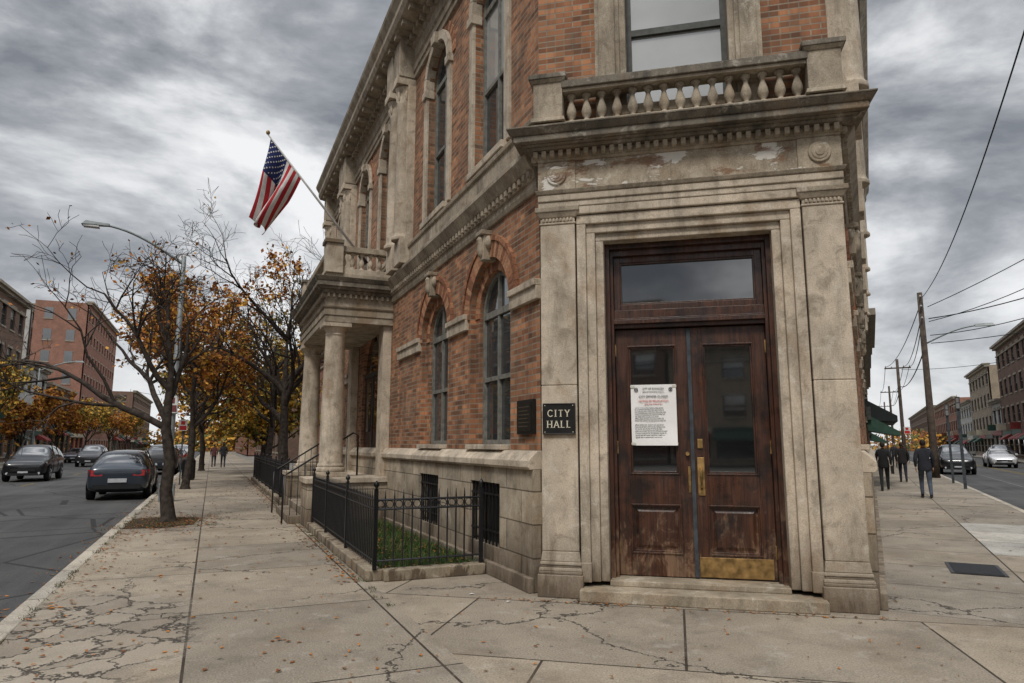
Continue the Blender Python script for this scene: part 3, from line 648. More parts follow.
# ------------------------------------------------------------------ generic buildings
def bld(name,M,x0,x1,y,dep,h,fl_,bays,bm,trim,gl=glass,shop=False,cor=.35,wr=(.5,.55)):
    e=empty(name); mb=MB(); W_=(x1-x0)/bays; gfl=h/fl_; rd=random.Random(int(h*100+bays))
    for f in range(fl_):
        zb=f*gfl; zt=(f+1)*gfl
        ops=[]
        for b in range(bays):
            cx=x0+W_*(b+.5)
            if f==0 and shop: ops.append((cx,W_*.86,zb+.5,zb+gfl*.78,False))
            else: ops.append((cx,W_*wr[0],zb+gfl*.25,zb+gfl*(.25+wr[1]),False))
        mb.wall(x0,x1,zb,zt,y,.18,ops,0)
        for (cx,w,a,b_,_) in ops:
            bl=a+(b_-a)*(rd.choice((0,0,.3,.5,.7)) if not(f==0 and shop) else 0)
            mb.face([(cx-w/2,y+.18,a),(cx+w/2,y+.18,a),(cx+w/2,y+.18,b_-(bl-a)),(cx-w/2,y+.18,b_-(bl-a))],2)
            if bl>a: mb.face([(cx-w/2,y+.17,b_-(bl-a)),(cx+w/2,y+.17,b_-(bl-a)),(cx+w/2,y+.17,b_),(cx-w/2,y+.17,b_)],4)
            mb.box(cx-w/2,cx+w/2,y+.1,y+.165,(a+b_)/2-.04,(a+b_)/2+.04,3)
            mb.box(cx-w/2,cx-w/2+.07,y+.1,y+.175,a,b_,3); mb.box(cx+w/2-.07,cx+w/2,y+.1,y+.175,a,b_,3)
            mb.box(cx-w/2-.1,cx+w/2+.1,y-.08,y+.05,a-.15,a,1); mb.box(cx-w/2-.1,cx+w/2+.1,y-.05,y+.05,b_,b_+.22,1)
            if f==0 and shop and rd.random()<.45:
                mb.hexa([(cx-w/2,y-.05,b_-.3),(cx+w/2,y-.05,b_-.3),(cx+w/2,y-1.1,b_-.5),(cx-w/2,y-1.1,b_-.5)],[(cx-w/2,y-.05,b_+.3),(cx+w/2,y-.05,b_+.3),(cx+w/2,y-1.1,b_-.35),(cx-w/2,y-1.1,b_-.35)],rd.choice((5,6)))
    mb.box(x0-.05,x1+.05,y-cor,y+.3,h,h+.25,1); mb.box(x0-.1,x1+.1,y-cor-.25,y+.35,h+.25,h+.5,1); mb.box(x0,x1,y-.12,y+.02,h-.9,h-.75,1)
    if shop:
        for b in range(0,bays,2): mb.box(x0+W_*b+.1,x0+W_*min(bays,b+2)-.1,y-.18,y-.02,gfl*.81,gfl*.97,rd.choice((3,5,6,7)))
        if y>1:
            for b in range(1,bays,3): mb.box(x0+W_*b-.05,x0+W_*b+.05,y-1.2,y-.2,gfl*.98,gfl*1.2,rd.choice((5,6,7)))
    mb.obj('street_front',[bm,trim,gl,frame_m,glass_blind,signA,signB,signC],M,e,recalc=False)
    bd=MB(); bd.box(x0+.003,x1-.003,y+.2,y+dep,0,h+.2,0); 
    cx=(x0+x1)/2; bd.box(cx-1,cx+.4,y+dep*.4,y+dep*.4+1,h+.2,h+1.6,0); bd.box(cx+2,cx+4,y+dep*.5,y+dep*.5+2,h+.2,h+1.3,3); bd.tube([(cx-3,y+3,h),(cx-3,y+3,h+2.4)],.05,5,3)
    for X_,s_ in ((x0,-1),(x1,1)):
        for f in range(1,fl_):
            for k in range(int(dep/3)):
                yy=y+1.6+k*3; a,b=sorted((X_,X_+s_*.03)); bd.box(a,b,yy,yy+1.1,f*gfl+gfl*.25,f*gfl+gfl*.75,2); a,b=sorted((X_,X_+s_*.08)); bd.box(a,b,yy-.08,yy+1.18,f*gfl+gfl*.25-.15,f*gfl+gfl*.25,1)
    bd.obj('body',[bm,trim,gl,steel],M,e)
    return e
signA=simple('shop_sign_green',(.03,.07,.05),.6); signB=simple('shop_sign_red',(.20,.035,.03),.6); signC=simple('shop_sign_cream',(.5,.45,.35),.6)
br2=m_brick('brick_brown',(.19,.105,.07),(.14,.075,.05),(.2,.16,.13),far=True); br3=m_brick('brick_bright',(.31,.125,.08),(.24,.09,.06),(.31,.24,.19),far=True); br4=m_brick('brick_tan',(.36,.29,.21),(.30,.24,.17),(.34,.30,.25),far=True) 
pnt=m_stone('painted_render',(.42,.42,.40),far=True); tr1=m_stone('trim_stone_far',(.30,.265,.21),far=True); redp=m_stone('red_painted_front',(.33,.07,.05),far=True)
# across left street : x=t y=p
bld('brick_rowhouse',ML2,-8,14,21.2,12,11.0,3,7,br3,tr1,shop=True)  # near rows out of view, added to shade low sky and reflect in left facade
bld('brick_shop_building',ML2,14.2,45.8,21.2,12,12.0,4,10,br4,tr1,shop=True)
bld('brick_rowhouse',ML2,46,61.8,21.2,12,13.0,4,5,br2,tr1,shop=True)
bld('brick_apartment_building',ML2,62,74,21.2,7,15.0,4,4,br2,tr1,shop=True)
bld('painted_rowhouse',ML2,74.2,86,21.2,7,9.5,3,4,pnt,tr1,shop=True)
bld('brick_shop_building',ML2,86.2,103,21.2,7,8.2,2,5,br2,tr1,shop=True)
bld('brick_apartment_tower',ML2,114,148,22,7,23,7,11,br3,tr1,wr=(.42,.45))
bld('red_shop_building',ML2,103.2,113.8,21.2,7,6.5,2,3,redp,tr1,shop=True)
bld('tan_shop_building',ML2,148.2,158,21.2,12,11,3,4,br4,tr1,shop=True)
bld('brick_shop_building',ML2,158.2,179,21.2,12,8,2,7,br3,tr1,shop=True)
bld('painted_tower_block',ML2,122,136,31,9,23.5,8,5,pnt,tr1)
bld('brick_office_block',ML2,180,230,21.2,20,14,5,14,br2,tr1,shop=True)
# same side, beyond city hall
bld('red_brick_school',ML,-58,-30,4.5,14,8.6,2,7,br3,tr1,wr=(.4,.55))
bld('brick_church_hall',ML,-100,-62,2.5,14,10.5,3,9,br2,tr1)
bld('brick_warehouse',ML,-160,-104,1.5,14,8.5,2,12,br3,tr1)
# right street
bld('storefront_building',MR,21,31,0,8,6.2,2,3,br4,tr1,shop=True)
bld('brick_shop_building',MR,31.2,46,0,8,7.6,2,4,br2,tr1,shop=True)
bld('painted_shop_building',MR,46.2,66,0,8,8.6,3,6,pnt,tr1,shop=True)
bld('brick_warehouse',MR,66.2,110,0,8,10,3,12,br3,tr1)
bld('brick_shop_building',MR2,-30,8,15.2,14,10,3,12,br4,tr1,shop=True)  # unseen near rows, added for the same low shading and reflections
bld('brick_rowhouse',MR2,-69.5,-30.3,15.2,14,11.5,3,13,br3,tr1,shop=True)
bld('corner_brick_block',MR2,-99,-70,15.2,14,13.6,4,9,br2,tr1,shop=True)
bld('tan_apartment_building',MR2,-128,-107,15.2,14,12.4,4,6,br4,tr1,shop=True)
bld('painted_shop_building',MR2,-106.6,-99.4,15.2,14,7,2,2,pnt,tr1,shop=True)
bld('painted_shop_building',MR2,-150,-128.4,15.2,14,8.5,3,6,pnt,tr1,shop=True)
bld('brick_shop_building',MR2,-200,-150.4,15.2,14,10.5,3,12,br3,tr1,shop=True)
bld('brick_office_block',MR2,-330,-210,15.2,14,12,4,30,br2,tr1)
# opposite the junction (seen only in reflections or from other viewpoints)
MB_=frame((40,-40),(-1,0)); bld('brick_shop_building',MB_,0,26,0,10,11,3,8,br3,tr1,shop=True); bld('tan_shop_building',MB_,26.3,50,0,10,9,3,7,br4,tr1,shop=True); bld('brick_office_block',MB_,50.3,84,0,10,13,4,10,br2,tr1,shop=True)
mb=MB() 
for t0 in (23,26.8):
    mb.hexa([(t0,0,2.55),(t0+3,0,2.55),(t0+3,-1.1,2.5),(t0,-1.1,2.5)],[(t0,0,3.4),(t0+3,0,3.4),(t0+3,-1.1,2.72),(t0,-1.1,2.72)])
mb.obj('shop_awning',[simple('awning_canvas',(.015,.02,.02),.8)],MR)
# ------------------------------------------------------------------ trees
def tree(name,base,H,seed,r0=.12,lean=(0,0),limbs=None,spread=.9,leaf=0,leafm=None,fork=.35,lev=4,lsz=.06,nlimb=7,kink=.05,droop=0,tw=1.0,dens=(6,5,5,3)):
    rd=random.Random(seed); mb=MB(); lf=MB()
    def rv(): return Vector((rd.uniform(-1,1),rd.uniform(-1,1),rd.uniform(-1,1)))
    def grow(p,dr,L,r,l):
        n=7 if l<2 else (4 if l<4 else 3); pts=[p.copy()]; rs=[r]; d=dr.normalized(); ang=.22 if l<2 else .30
        for i in range(n):
            d=(d+rv()*ang+Vector((0,0,(.05 if l<3 else -.03)-droop*i*.06))).normalized(); p=p+d*L/n; pts.append(p.copy()); rs.append(max(.0045*tw,r*(1-.68*(i+1)/n)))
        mb.tube(pts,rs,(9,7,5,4,3,3)[l],0,l<3,False)
        if l>=2 and leaf:
            for q in pts[1:]:
                for _ in range(int(leaf) + (1 if rd.random()<leaf%1 else 0)):
                    c=q+rv()*.16; a=rv().normalized(); b=a.cross(rv()).normalized(); s=lsz*rd.uniform(.6,1.3)
                    lf.face([c-a*s,c-b*s*.6,c+a*s,c+b*s*.6],rd.randrange(3))
        if l<lev:
            k=dens[l-1]
            for i in range(k):
                t=rd.uniform(.22,1) if i else 1.0; f=t*n; i0=min(n-1,int(f)); q=pts[i0].lerp(pts[i0+1],f-i0)
                dd=(pts[i0+1]-pts[i0]).normalized(); side=dd.cross(rv()).normalized(); nd=(dd*rd.uniform(.5,1.1)+side*rd.uniform(.5,1.0)+Vector((0,0,.12)))
                grow(q,nd,L*rd.uniform(.45,.68)*(1-.25*t+.1),rs[i0]*.66,l+1)
    b=Vector(base); kv=lambda: Vector((rd.uniform(-1,1),rd.uniform(-1,1),0))*kink*H*.3
    tp=[b]+[b+Vector((lean[0]*f,lean[1]*f,H*g_))+kv() for f,g_ in ((.1,fork*.33),(.25,fork*.66),(.5,fork),(.8,.55),(1,.72))]
    mb.tube([b-Vector((0,0,.02)),b+Vector((0,0,.12))]+tp[1:],[r0*1.6,r0*1.15,r0,r0*.92,r0*.82,r0*.5,r0*.2],10,0,True,False)
    if limbs is None:
        limbs=[]
        for i in range(nlimb):
            a=i*2.4+rd.uniform(-.3,.3); t=rd.uniform(0,1); limbs.append((t,(math.cos(a)*spread,math.sin(a)*spread,rd.uniform(.5,1.1)),H*rd.uniform(.38,.52)))
    for t,dv,L in limbs:
        q=tp[3].lerp(tp[4],min(1,t*1.6)) if t<.62 else tp[4].lerp(tp[5],(t-.62)/.38)
        grow(q,Vector(dv),L,r0*(.62-.25*t),1)
    e=empty(name); mb.obj('trunk_and_branches',[bark],None,e,recalc=False)
    if lf.f: lf.obj('leaves',leafm,None,e,recalc=False)
    return e
org=[simple('leaf_orange',(.38,.14,.022),.8,var=.4,scale=2),simple('leaf_rust',(.21,.075,.02),.8,var=.4,scale=2),simple('leaf_gold',(.42,.22,.03),.8,var=.4,scale=2)]
ylw=[simple('leaf_yellow',(.36,.24,.035),.8,var=.4,scale=2),org[2],simple('leaf_olive',(.10,.10,.03),.8,var=.4,scale=2)]
tree('street_tree',LW(9.3,4.15),5.9,21,.125,(-.35,.1),[(0,(-1.35,-.35,.85),3.4),(.08,(-1.1,.5,1.1),2.8),(.25,(.35,.3,1.0),1.9),(.4,(-.9,-.5,.9),2.4),(.8,(-.5,.3,.9),1.7),(.95,(-.1,.0,1),1.5)],fork=.33,leaf=.14,leafm=org,lsz=.05,kink=.07,droop=.25,tw=1.15,dens=(6,5,4,3))
tree('street_tree',LW(21,4.2),6.4,5,.13,(.1,.1),fork=.3,leaf=2.6,leafm=org,lsz=.085,spread=.75,kink=.05,dens=(6,4,4,2))
tree('street_tree',LW(31,4.3),8.0,8,.15,(0,.1),fork=.3,leaf=2.0,leafm=org,lsz=.12,lev=3,nlimb=10)
tree('street_tree',LW(20.5,.9),8.2,15,.20,(-.3,.3),fork=.27,leaf=.02,leafm=org,lsz=.06,spread=1.0,nlimb=10,kink=.05,tw=1.5)
tree('street_tree',LW(26,1.1),7.4,33,.15,(.1,.3),fork=.3,leaf=.5,leafm=ylw,lsz=.1,lev=4,nlimb=8,tw=1.6,dens=(6,4,4,3))
tree('street_tree',LW(40,3.9),7,44,.15,(0,0),fork=.3,leaf=2.6,leafm=ylw,lsz=.14,lev=3,nlimb=9)
tree('street_tree',LW(36,.6),6,61,.15,(0,0),fork=.2,leaf=3,leafm=ylw,lsz=.15,lev=3,nlimb=11)
tree('street_tree',LW(29,.9),4.4,62,.10,(0,0),fork=.2,leaf=3.4,leafm=ylw,lsz=.12,lev=3,nlimb=9)
tree('street_tree',LW(52,4),7,45,.16,(0,0),fork=.3,leaf=2.6,leafm=org,lsz=.16,lev=3,nlimb=9)
for i,(t,s,lm,h) in enumerate(((47,91,ylw,5.6),(60,92,org,4.6),(74,93,org,5),(92,94,ylw,6),(112,95,org,6.5),(135,96,ylw,6.5))):
    tree('street_tree',LW(t,17.6),h,s,.12,(0,0),fork=.3,leaf=2.6,leafm=lm,lsz=.15,lev=3,nlimb=9,spread=.75)
mb=MB(); rd=random.Random(5)
for k in range(9000):
    c=rd.choice([(-66,175,13,9),(-80,185,15,7),(-92,200,14,9),(112,190,16,6),(140,215,20,7),(95,150,6,4)]); th=rd.uniform(0,6.28); ph=rd.uniform(-1,1); rr=rd.random()**.4
    x=c[0]+c[2]*rr*math.cos(th)*math.sqrt(1-ph*ph); y=c[1]+c[2]*rr*math.sin(th)*math.sqrt(1-ph*ph); z=abs(c[3]*rr*ph)
    a=Vector((rd.uniform(-1,1),rd.uniform(-1,1),rd.uniform(-1,1))).normalized(); b=a.orthogonal().normalized(); s=rd.uniform(.25,.6); q=Vector((x,y,z))
    mb.face([q-a*s,q-b*s,q+a*s,q+b*s],rd.randrange(3))
mb.obj('distant_trees',[org[1],ylw[2],org[2]],recalc=False)
# tree pit + fallen leaves
mb=MB(); mb.face([(-10.3,-4.88,.005),(-9.6,-4.85,.02),(-8.3,-4.88,.005),(-8.2,-4.2,.012),(-8.6,-3.65,.005),(-9.9,-3.55,.006),(-10.4,-4.1,.005)]); mb.obj('tree_pit_soil',[soil],ML)
mb=MB(); rd=random.Random(9)
def lv(x,y,z,M,sc2=1):
    a=rd.uniform(0,6.28); s=rd.uniform(.015,.04)*sc2; p=M@Vector((x,y,z)); c,s_=math.cos(a)*s,math.sin(a)*s; tz=rd.uniform(.002,.02)
    mb.face([(p.x-c,p.y-s_,p.z+.004),(p.x+s_*.6,p.y-c*.6,p.z+tz),(p.x+c,p.y+s_,p.z+.006),(p.x-s_*.6,p.y+c*.6,p.z+tz)],rd.randrange(3))
for k in range(700): lv(rd.gauss(-9.3,.9),rd.gauss(-4.1,.5),.01,ML)
for k in range(600): lv(rd.uniform(-30,8),-4.85+abs(rd.gauss(0,.2)),.005,ML)
for k in range(400): lv(rd.uniform(-30,8),-5.13-abs(rd.gauss(0,.2)),-.134,ML)
for k in range(760): lv(rd.uniform(-30,-1.3),-1.68-abs(rd.gauss(0,.16)),.003,ML)
for k in range(300): lv(rd.uniform(-6.8,-1.5),rd.uniform(-1.4,-.2),.12,ML)
for k in range(900): lv(rd.uniform(-28,4),rd.uniform(-4.9,-1.7),.003,ML,.8)
for k in range(90): lv(rd.uniform(-1,4),rd.uniform(-3,-.1),.003,MC,.6)
for k in range(90): lv(rd.uniform(-.6,3.4),-.16-abs(rd.gauss(0,.07)),.003,MC,.7)
for k in range(150): lv(rd.uniform(0,25),rd.uniform(-3.2,-.1),.004,MR)
mb.obj('fallen_leaves',[org[0],org[1],simple('leaf_dry',(.20,.12,.06),.9)],recalc=False)
mb=MB()
for (s,y,a) in ((-.72,-.05,.4),(-.25,-.30,1.2)):
    c,q=math.cos(a)*.7,math.sin(a)*.7; mb.face([(s-.05*c,y-.05*q,.004),(s+.03*q,y-.03*c,.012),(s+.055*c,y+.05*q,.006),(s-.03*q,y+.035*c,.014)])
mb.obj('paper_litter',[simple('dirty_paper',(.5,.48,.44),.9)],MC,recalc=False)
# ------------------------------------------------------------------ street lamp etc
nL=(ML.to_3x3()@Vector((0,-1,0))); azL=math.atan2(nL.y,nL.x)
lampg=simple('lamp_grey',(.22,.24,.24),.5,.3)
e=empty('street_lamp'); M=Matrix.Translation(LW(15.2,4.5))@Matrix.Rotation(azL,4,'Z'); mb=MB(); H=7.2; reach=2.1
mb.box(-.2,.2,-.2,.2,0,.5,0); mb.lathe(0,0,[(.13,.5),(.11,.6),(.10,.65),(.065,H)],12,0)
n=12; mb.tube([(reach*(i/n),0,H-.25+.95*math.sin(i/n*1.45)) for i in range(n+1)],[.05-.015*i/n for i in range(n+1)],8,0)
z=H-.25+.95*math.sin(1.45)
mb.hexa([(reach-.1,-.06,z-.03),(reach+.6,-.13,z-.06),(reach+.6,.13,z-.06),(reach-.1,.06,z-.03)],[(reach-.1,-.05,z+.05),(reach+.5,-.09,z+.07),(reach+.5,.09,z+.07),(reach-.1,.05,z+.05)],0)
mb.box(reach+.15,reach+.55,-.1,.1,z-.11,z-.06,1)
mb.obj('pole_and_arm',[lampg,simple('lamp_lens',(.5,.5,.48),.3)],M,e,bevel=.01)
e=empty('street_lamp'); M=Matrix.Translation(LW(62,17.2))@Matrix.Rotation(azL+math.pi,4,'Z'); mb=MB()
mb.lathe(0,0,[(.13,0),(.11,.65),(.065,8)],10,0); mb.tube([(2.6*(i/n),0,7.8+.9*math.sin(i/n*1.45)) for i in range(n+1)],.05,6,0); mb.hexa([(2.5,-.1,8.65),(3.2,-.15,8.65),(3.2,.15,8.65),(2.5,.1,8.65)],[(2.5,-.08,8.8),(3.1,-.1,8.8),(3.1,.1,8.8),(2.5,.08,8.8)],0)
mb.obj('pole_and_arm',[lampg],M,e)
def signpost(name,P,H,w,h,cols,post=True,az=0,pw=.025):
    e=empty(name); M=Matrix.Translation(P)@Matrix.Rotation(az,4,'Z'); mb=MB()
    if post: mb.box(-pw,pw,-pw*.6,pw*.6,0,H,0)
    mb.box(-w/2,w/2,-.09,-.085,H-h,H,1); mb.box(-w/2+.03,w/2-.03,-.093,-.09,H-h+.03,H-h*.55,2); mb.box(-w*.25,w*.25,-.093,-.09,H-h*.45,H-h*.12,2)
    mb.box(-.03,.03,-.085,.0,H-h*.6,H-h*.5,0)
    mb.obj('sign_plate',[steel,cols[0],cols[1]],M,e)
    return e
wsg=simple('sign_white',(.62,.62,.6),.4); rsg=simple('sign_red',(.45,.03,.03),.4); sgr=simple('sign_grey',(.2,.2,.2),.5); dkr=simple('sign_dull_red',(.16,.05,.05),.5); sdk=simple('sign_back_dark',(.06,.06,.06),.5)
signpost('parking_sign',LW(15.2,4.5)+Vector((0,-.06,0)),3.0,.34,.5,(wsg,dkr),False,R(15))
signpost('parking_sign',LW(24,4.5),2.6,.32,.45,(wsg,rsg),True,R(15))
signpost('parking_sign',RW(22.3,3.05),3.35,.16,.45,(sdk,sgr),True,R(-28),.05)
signpost('parking_sign',RW(26.5,3.05),3.3,.16,.5,(sdk,sgr),True,R(-28),.045)
signpost('parking_sign',RW(60,2.9),3.1,.45,.6,(wsg,rsg),True,R(-28))
e=empty('traffic_signal'); mb=MB(); mb.lathe(0,0,[(.1,0),(.08,4.4)],10,0); mb.box(-.17,.17,-.25,-.08,3.2,4.2,1)
for k in range(3): mb.tube([(0,-.25,3.38+k*.32),(0,-.33,3.38+k*.32)],.11,10,1)
mb.obj('signal_post',[lampg,black],Matrix.Translation(RW(62,12.9))@Matrix.Rotation(-aR,4,'Z'),e)
wood_p=simple('creosote_pole',(.075,.058,.046),.9,0,.2,.35,5); wire=simple('cable_black',(.012,.012,.012),.7)
def upole(P,H,arm=True):
    e=empty('utility_pole'); mb=MB(); mb.lathe(0,0,[(.19,0),(.17,1.5),(.12,H)],12,0)
    if arm:
        mb.box(-1.1,1.1,-.06,.06,H-.9,H-.78,0)
        for x in (-1,-.5,.5,1): mb.lathe(x,0,[(.03,0),(.05,.05),(.03,.12)],8,1,cz=H-.78)
    else:
        for z in (.3,.8,1.4): mb.tube([(0,-.1,H-z),(0,-.32,H-z)],.025,6,2); mb.lathe(0,-.32,[(.03,0),(.06,.05),(.03,.12)],8,1,cz=H-z)
    mb.obj('pole',[wood_p,simple('insulator',(.3,.3,.3),.3),steel],Matrix.Translation(P)@Matrix.Rotation(-aR,4,'Z'),e); return e
UP=[(3.2,3.05,10.4),(31.7,2.8,9.2),(66,2.8,9.6),(100,2.8,9.6),(140,2.8,9.6)]
for i,(t,p,H) in enumerate(UP): upole(RW(t,p),H,i>1)
nR=(MR.to_3x3()@Vector((0,-1,0))); azR=math.atan2(nR.y,nR.x)
e=empty('street_lamp'); mb=MB(); n=10; M=Matrix.Translation(RW(31.7,2.8))@Matrix.Rotation(azR,4,'Z')
mb.tube([(.1+2.2*i/n,0,6.6+.75*math.sin(i/n*1.5)) for i in range(n+1)],.04,8,0); mb.hexa([(2.2,-.08,7.3),(3,-.15,7.28),(3,.15,7.28),(2.2,.08,7.3)],[(2.2,-.05,7.42),(2.9,-.1,7.42),(2.9,.1,7.42),(2.2,.05,7.42)],0)
mb.obj('arm_and_head',[lampg],M,e)
mb=MB()
def cable(a,b,sag,r=.014,n=22):
    a=Vector(a);b=Vector(b); mb.tube([a.lerp(b,i/n)-Vector((0,0,sag*4*(i/n)*(1-i/n))) for i in range(n+1)],r,4,0)
def pt(i,dx,z): 
    t,p,H=UP[i]; return RW(t,p+dx,H+z)
for i in range(4):
    if i==0: cable(pt(0,.3,-.3),pt(1,.1,-.25),.9,.018)
    else:
        for dx in (-1,.5,1): cable(pt(i,dx if i>1 else .1,-.6+(-.3*dx if i==1 else 0)),pt(i+1,dx,-.7),.8,.024)
        cable(pt(i,.1,-2.6),pt(i+1,.1,-2.6),.7,.035)
acr=[RW(11,14.5,13.0),RW(17,14.5,10.5),RW(27,15,8.3)]
cable(pt(1,.3,-.75),acr[0],.7,.022); cable(pt(1,.3,-1.35),acr[1],1.0,.026); cable(pt(1,.3,-1.5),acr[0],1.5,.02); cable(pt(1,.3,-2.2),acr[1],1.3,.02); cable(pt(1,.3,-2.6),acr[2],.5,.02); cable(pt(2,.3,-1),RW(48,15,8.5),.6,.02)
mb.obj('overhead_wires',[wire])
# ------------------------------------------------------------------ cars
tyre=simple('tyre_rubber',(.014,.014,.014),.85); rim=simple('alloy_rim',(.30,.30,.31),.35,.8,.5); carglass=m_glass('car_glass',(.012,.014,.016),.6,.2)
tail=simple('tail_light',(.30,.008,.008),.2,0,.6); headl=simple('head_light',(.62,.64,.66),.12,.2,.8); plate=simple('number_plate',(.45,.46,.48),.4); trimk=simple('car_trim_black',(.015,.015,.016),.6)
def paint(name,c):
    g=G(name); g.fin(g.mix(g.noise(g.co,1.5,3),[x*.85 for x in c],[x*1.1 for x in c]),.28,None,.3,.5); g.b.inputs['Coat Weight'].default_value=.6; return g.mat
def car(name,M,col,kind='hatch'):
    e=empty(name)
    if kind=='hatch':
        st=[(-2.16,.62,.42,.80,.55,.86,.88),(-2.12,.80,.30,.92,.68,1.00,1.02),(-1.98,.86,.26,.98,.70,1.10,1.14),(-1.62,.89,.22,1.00,.60,1.43,1.48),(-1.0,.90,.20,.99,.61,1.51,1.56),(0,.90,.20,.97,.61,1.52,1.57),(.45,.90,.20,.96,.60,1.46,1.51),(1.12,.89,.20,.95,.74,1.01,1.06),(1.75,.87,.22,.85,.72,.91,.95),(2.10,.80,.26,.72,.66,.78,.80),(2.2,.62,.34,.60,.5,.64,.66)]
        gi=(2,7)
    elif kind=='sedan':
        st=[(-2.35,.62,.42,.80,.55,.86,.88),(-2.31,.80,.30,.90,.70,.96,.98),(-2.1,.86,.26,.95,.72,1.00,1.03),(-1.65,.89,.22,.97,.70,1.03,1.08),(-.95,.90,.20,.97,.58,1.36,1.41),(-.1,.90,.20,.95,.58,1.40,1.45),(.35,.90,.20,.94,.58,1.36,1.41),(1.1,.89,.20,.92,.72,.97,1.02),(1.8,.87,.22,.82,.70,.87,.91),(2.22,.80,.26,.70,.64,.75,.77),(2.34,.62,.34,.58,.5,.62,.64)]
        gi=(3,7)
    else:
        st=[(-2.3,.66,.45,.9,.6,1.0,1.02),(-2.26,.84,.34,1.0,.72,1.12,1.15),(-2.12,.90,.30,1.08,.72,1.3,1.35),(-1.9,.92,.28,1.10,.66,1.62,1.67),(-1.0,.93,.26,1.09,.66,1.69,1.74),(0,.93,.26,1.07,.66,1.70,1.75),(.4,.93,.26,1.06,.65,1.63,1.68),(1.05,.92,.26,1.05,.78,1.12,1.17),(1.75,.90,.28,.98,.76,1.05,1.08),(2.15,.84,.32,.84,.7,.92,.94),(2.26,.66,.40,.68,.5,.74,.76)]
        gi=(2,7)
    mb=MB(); NS=len(st)
    for (x,w,zb,be,wr,ze,zt) in st:
        half=[(0,zb),(w*.84,zb),(w*.985,zb+.12),(w,zb+(be-zb)*.55),(w*.97,be),(wr,ze),(wr*.55,zt-.012),(0,zt)]
        for (y,z) in half+[(-y,z) for y,z in half[-2:0:-1]]: mb.v.append((x,y,z))
    K=14
    for i in range(NS-1):
        for j in range(K):
            j2=(j+1)%K; m=0
            if gi[0]<=i<gi[1]:
                if j in (4,9): m=1
                if j in (5,6,7,8) and (i==gi[0] or i==gi[1]-1): m=1
            if j in (0,13): m=2
            mb.f.append((i*K+j,i*K+j2,(i+1)*K+j2,(i+1)*K+j)); mb.m.append(m); mb.sm.append(True)
    mb.f.append(tuple(range(K-1,-1,-1))); mb.m.append(0); mb.sm.append(True)
    mb.f.append(tuple((NS-1)*K+j for j in range(K))); mb.m.append(0); mb.sm.append(True)
    pm=paint(name+'_paint',col)
    mb.obj('body',[pm,carglass,trimk],M,e,sub=2)
    d=MB(); xr,xf=st[0][0],st[-1][0]; w=st[4][1]; be=st[3][3]
    for i in (4,5):
        x=st[i][0]+.15
        for s in (-1,1): d.hexa([(x-.05,s*st[i][1]*.955,st[i][3]),(x+.05,s*st[i][1]*.955,st[i][3]),(x+.05,s*(st[i][1]*.955-.03),st[i][3]),(x-.05,s*(st[i][1]*.955-.03),st[i][3])],[(x-.04,s*(st[i][4]+.015),st[i][5]),(x+.04,s*(st[i][4]+.015),st[i][5]),(x+.04,s*(st[i][4]-.02),st[i][5]),(x-.04,s*(st[i][4]-.02),st[i][5])],1)
    wr_=.335 if kind!='suv' else .37; wb=(-1.35,1.33)
    for X_ in wb:
        for s in (-1,1):
            pr=[(.05,0),(wr_*.6,0.0),(wr_*.66,.02),(wr_*.68,0.0),(wr_*.97,.01),(wr_,.04),(wr_,.19),(wr_*.95,.22),(.1,.22)]
            n=24; k=len(d.v)
            for r,yy in pr:
                for q in range(n): a=2*math.pi*q/n; d.v.append((X_+r*math.cos(a),s*(w+.005-yy),wr_+r*math.sin(a)))
            for j in range(len(pr)-1):
                for q in range(n):
                    q2=(q+1)%n; d.f.append((k+j*n+q,k+j*n+q2,k+(j+1)*n+q2,k+(j+1)*n+q)); d.m.append(2 if j<1 else 3); d.sm.append(True)
            for q in range(5):
                a=q*2*math.pi/5; c,s1=math.cos(a),math.sin(a)
                d.tube([(X_+.03*c,s*(w+.012),wr_+.03*s1),(X_+wr_*.62*c,s*(w+.006),wr_+wr_*.62*s1)],.022,5,2)
            for q in range(10):
                a=math.pi*q/10; b=math.pi*(q+1)/10; R0_,R1_=wr_+.035,wr_+.085
                d.face([(X_+R0_*math.cos(a),s*(w+.003),wr_+R0_*math.sin(a)),(X_+R1_*math.cos(a),s*(w-.004),wr_+R1_*math.sin(a)),(X_+R1_*math.cos(b),s*(w-.004),wr_+R1_*math.sin(b)),(X_+R0_*math.cos(b),s*(w+.003),wr_+R0_*math.sin(b))],1)
                d.face([(X_,s*(w+.001),wr_),(X_+R0_*math.cos(a),s*(w+.001),wr_+R0_*math.sin(a)),(X_+R0_*math.cos(b),s*(w+.001),wr_+R0_*math.sin(b))],1)
    for s in (-1,1):
        zt=st[1][3]
        d.hexa([(xr+.0,s*.42,zt-.16),(xr+.02,s*.74,zt-.16),(xr+.30,s*.862,zt-.14),(xr+.3,s*.6,zt-.14)],[(xr+.02,s*.44,zt+.0),(xr+.04,s*.74,zt+.02),(xr+.28,s*.86,zt+.03),(xr+.3,s*.6,zt+.0)],4)
        zh=st[-2][3]
        d.hexa([(xf-.02,s*.40,zh-.12),(xf-.10,s*.74,zh-.12),(xf-.42,s*.865,zh-.02),(xf-.3,s*.5,zh-.12)],[(xf-.09,s*.42,zh+.0),(xf-.16,s*.74,zh+.03),(xf-.44,s*.86,zh+.09),(xf-.35,s*.5,zh+.02)],5)
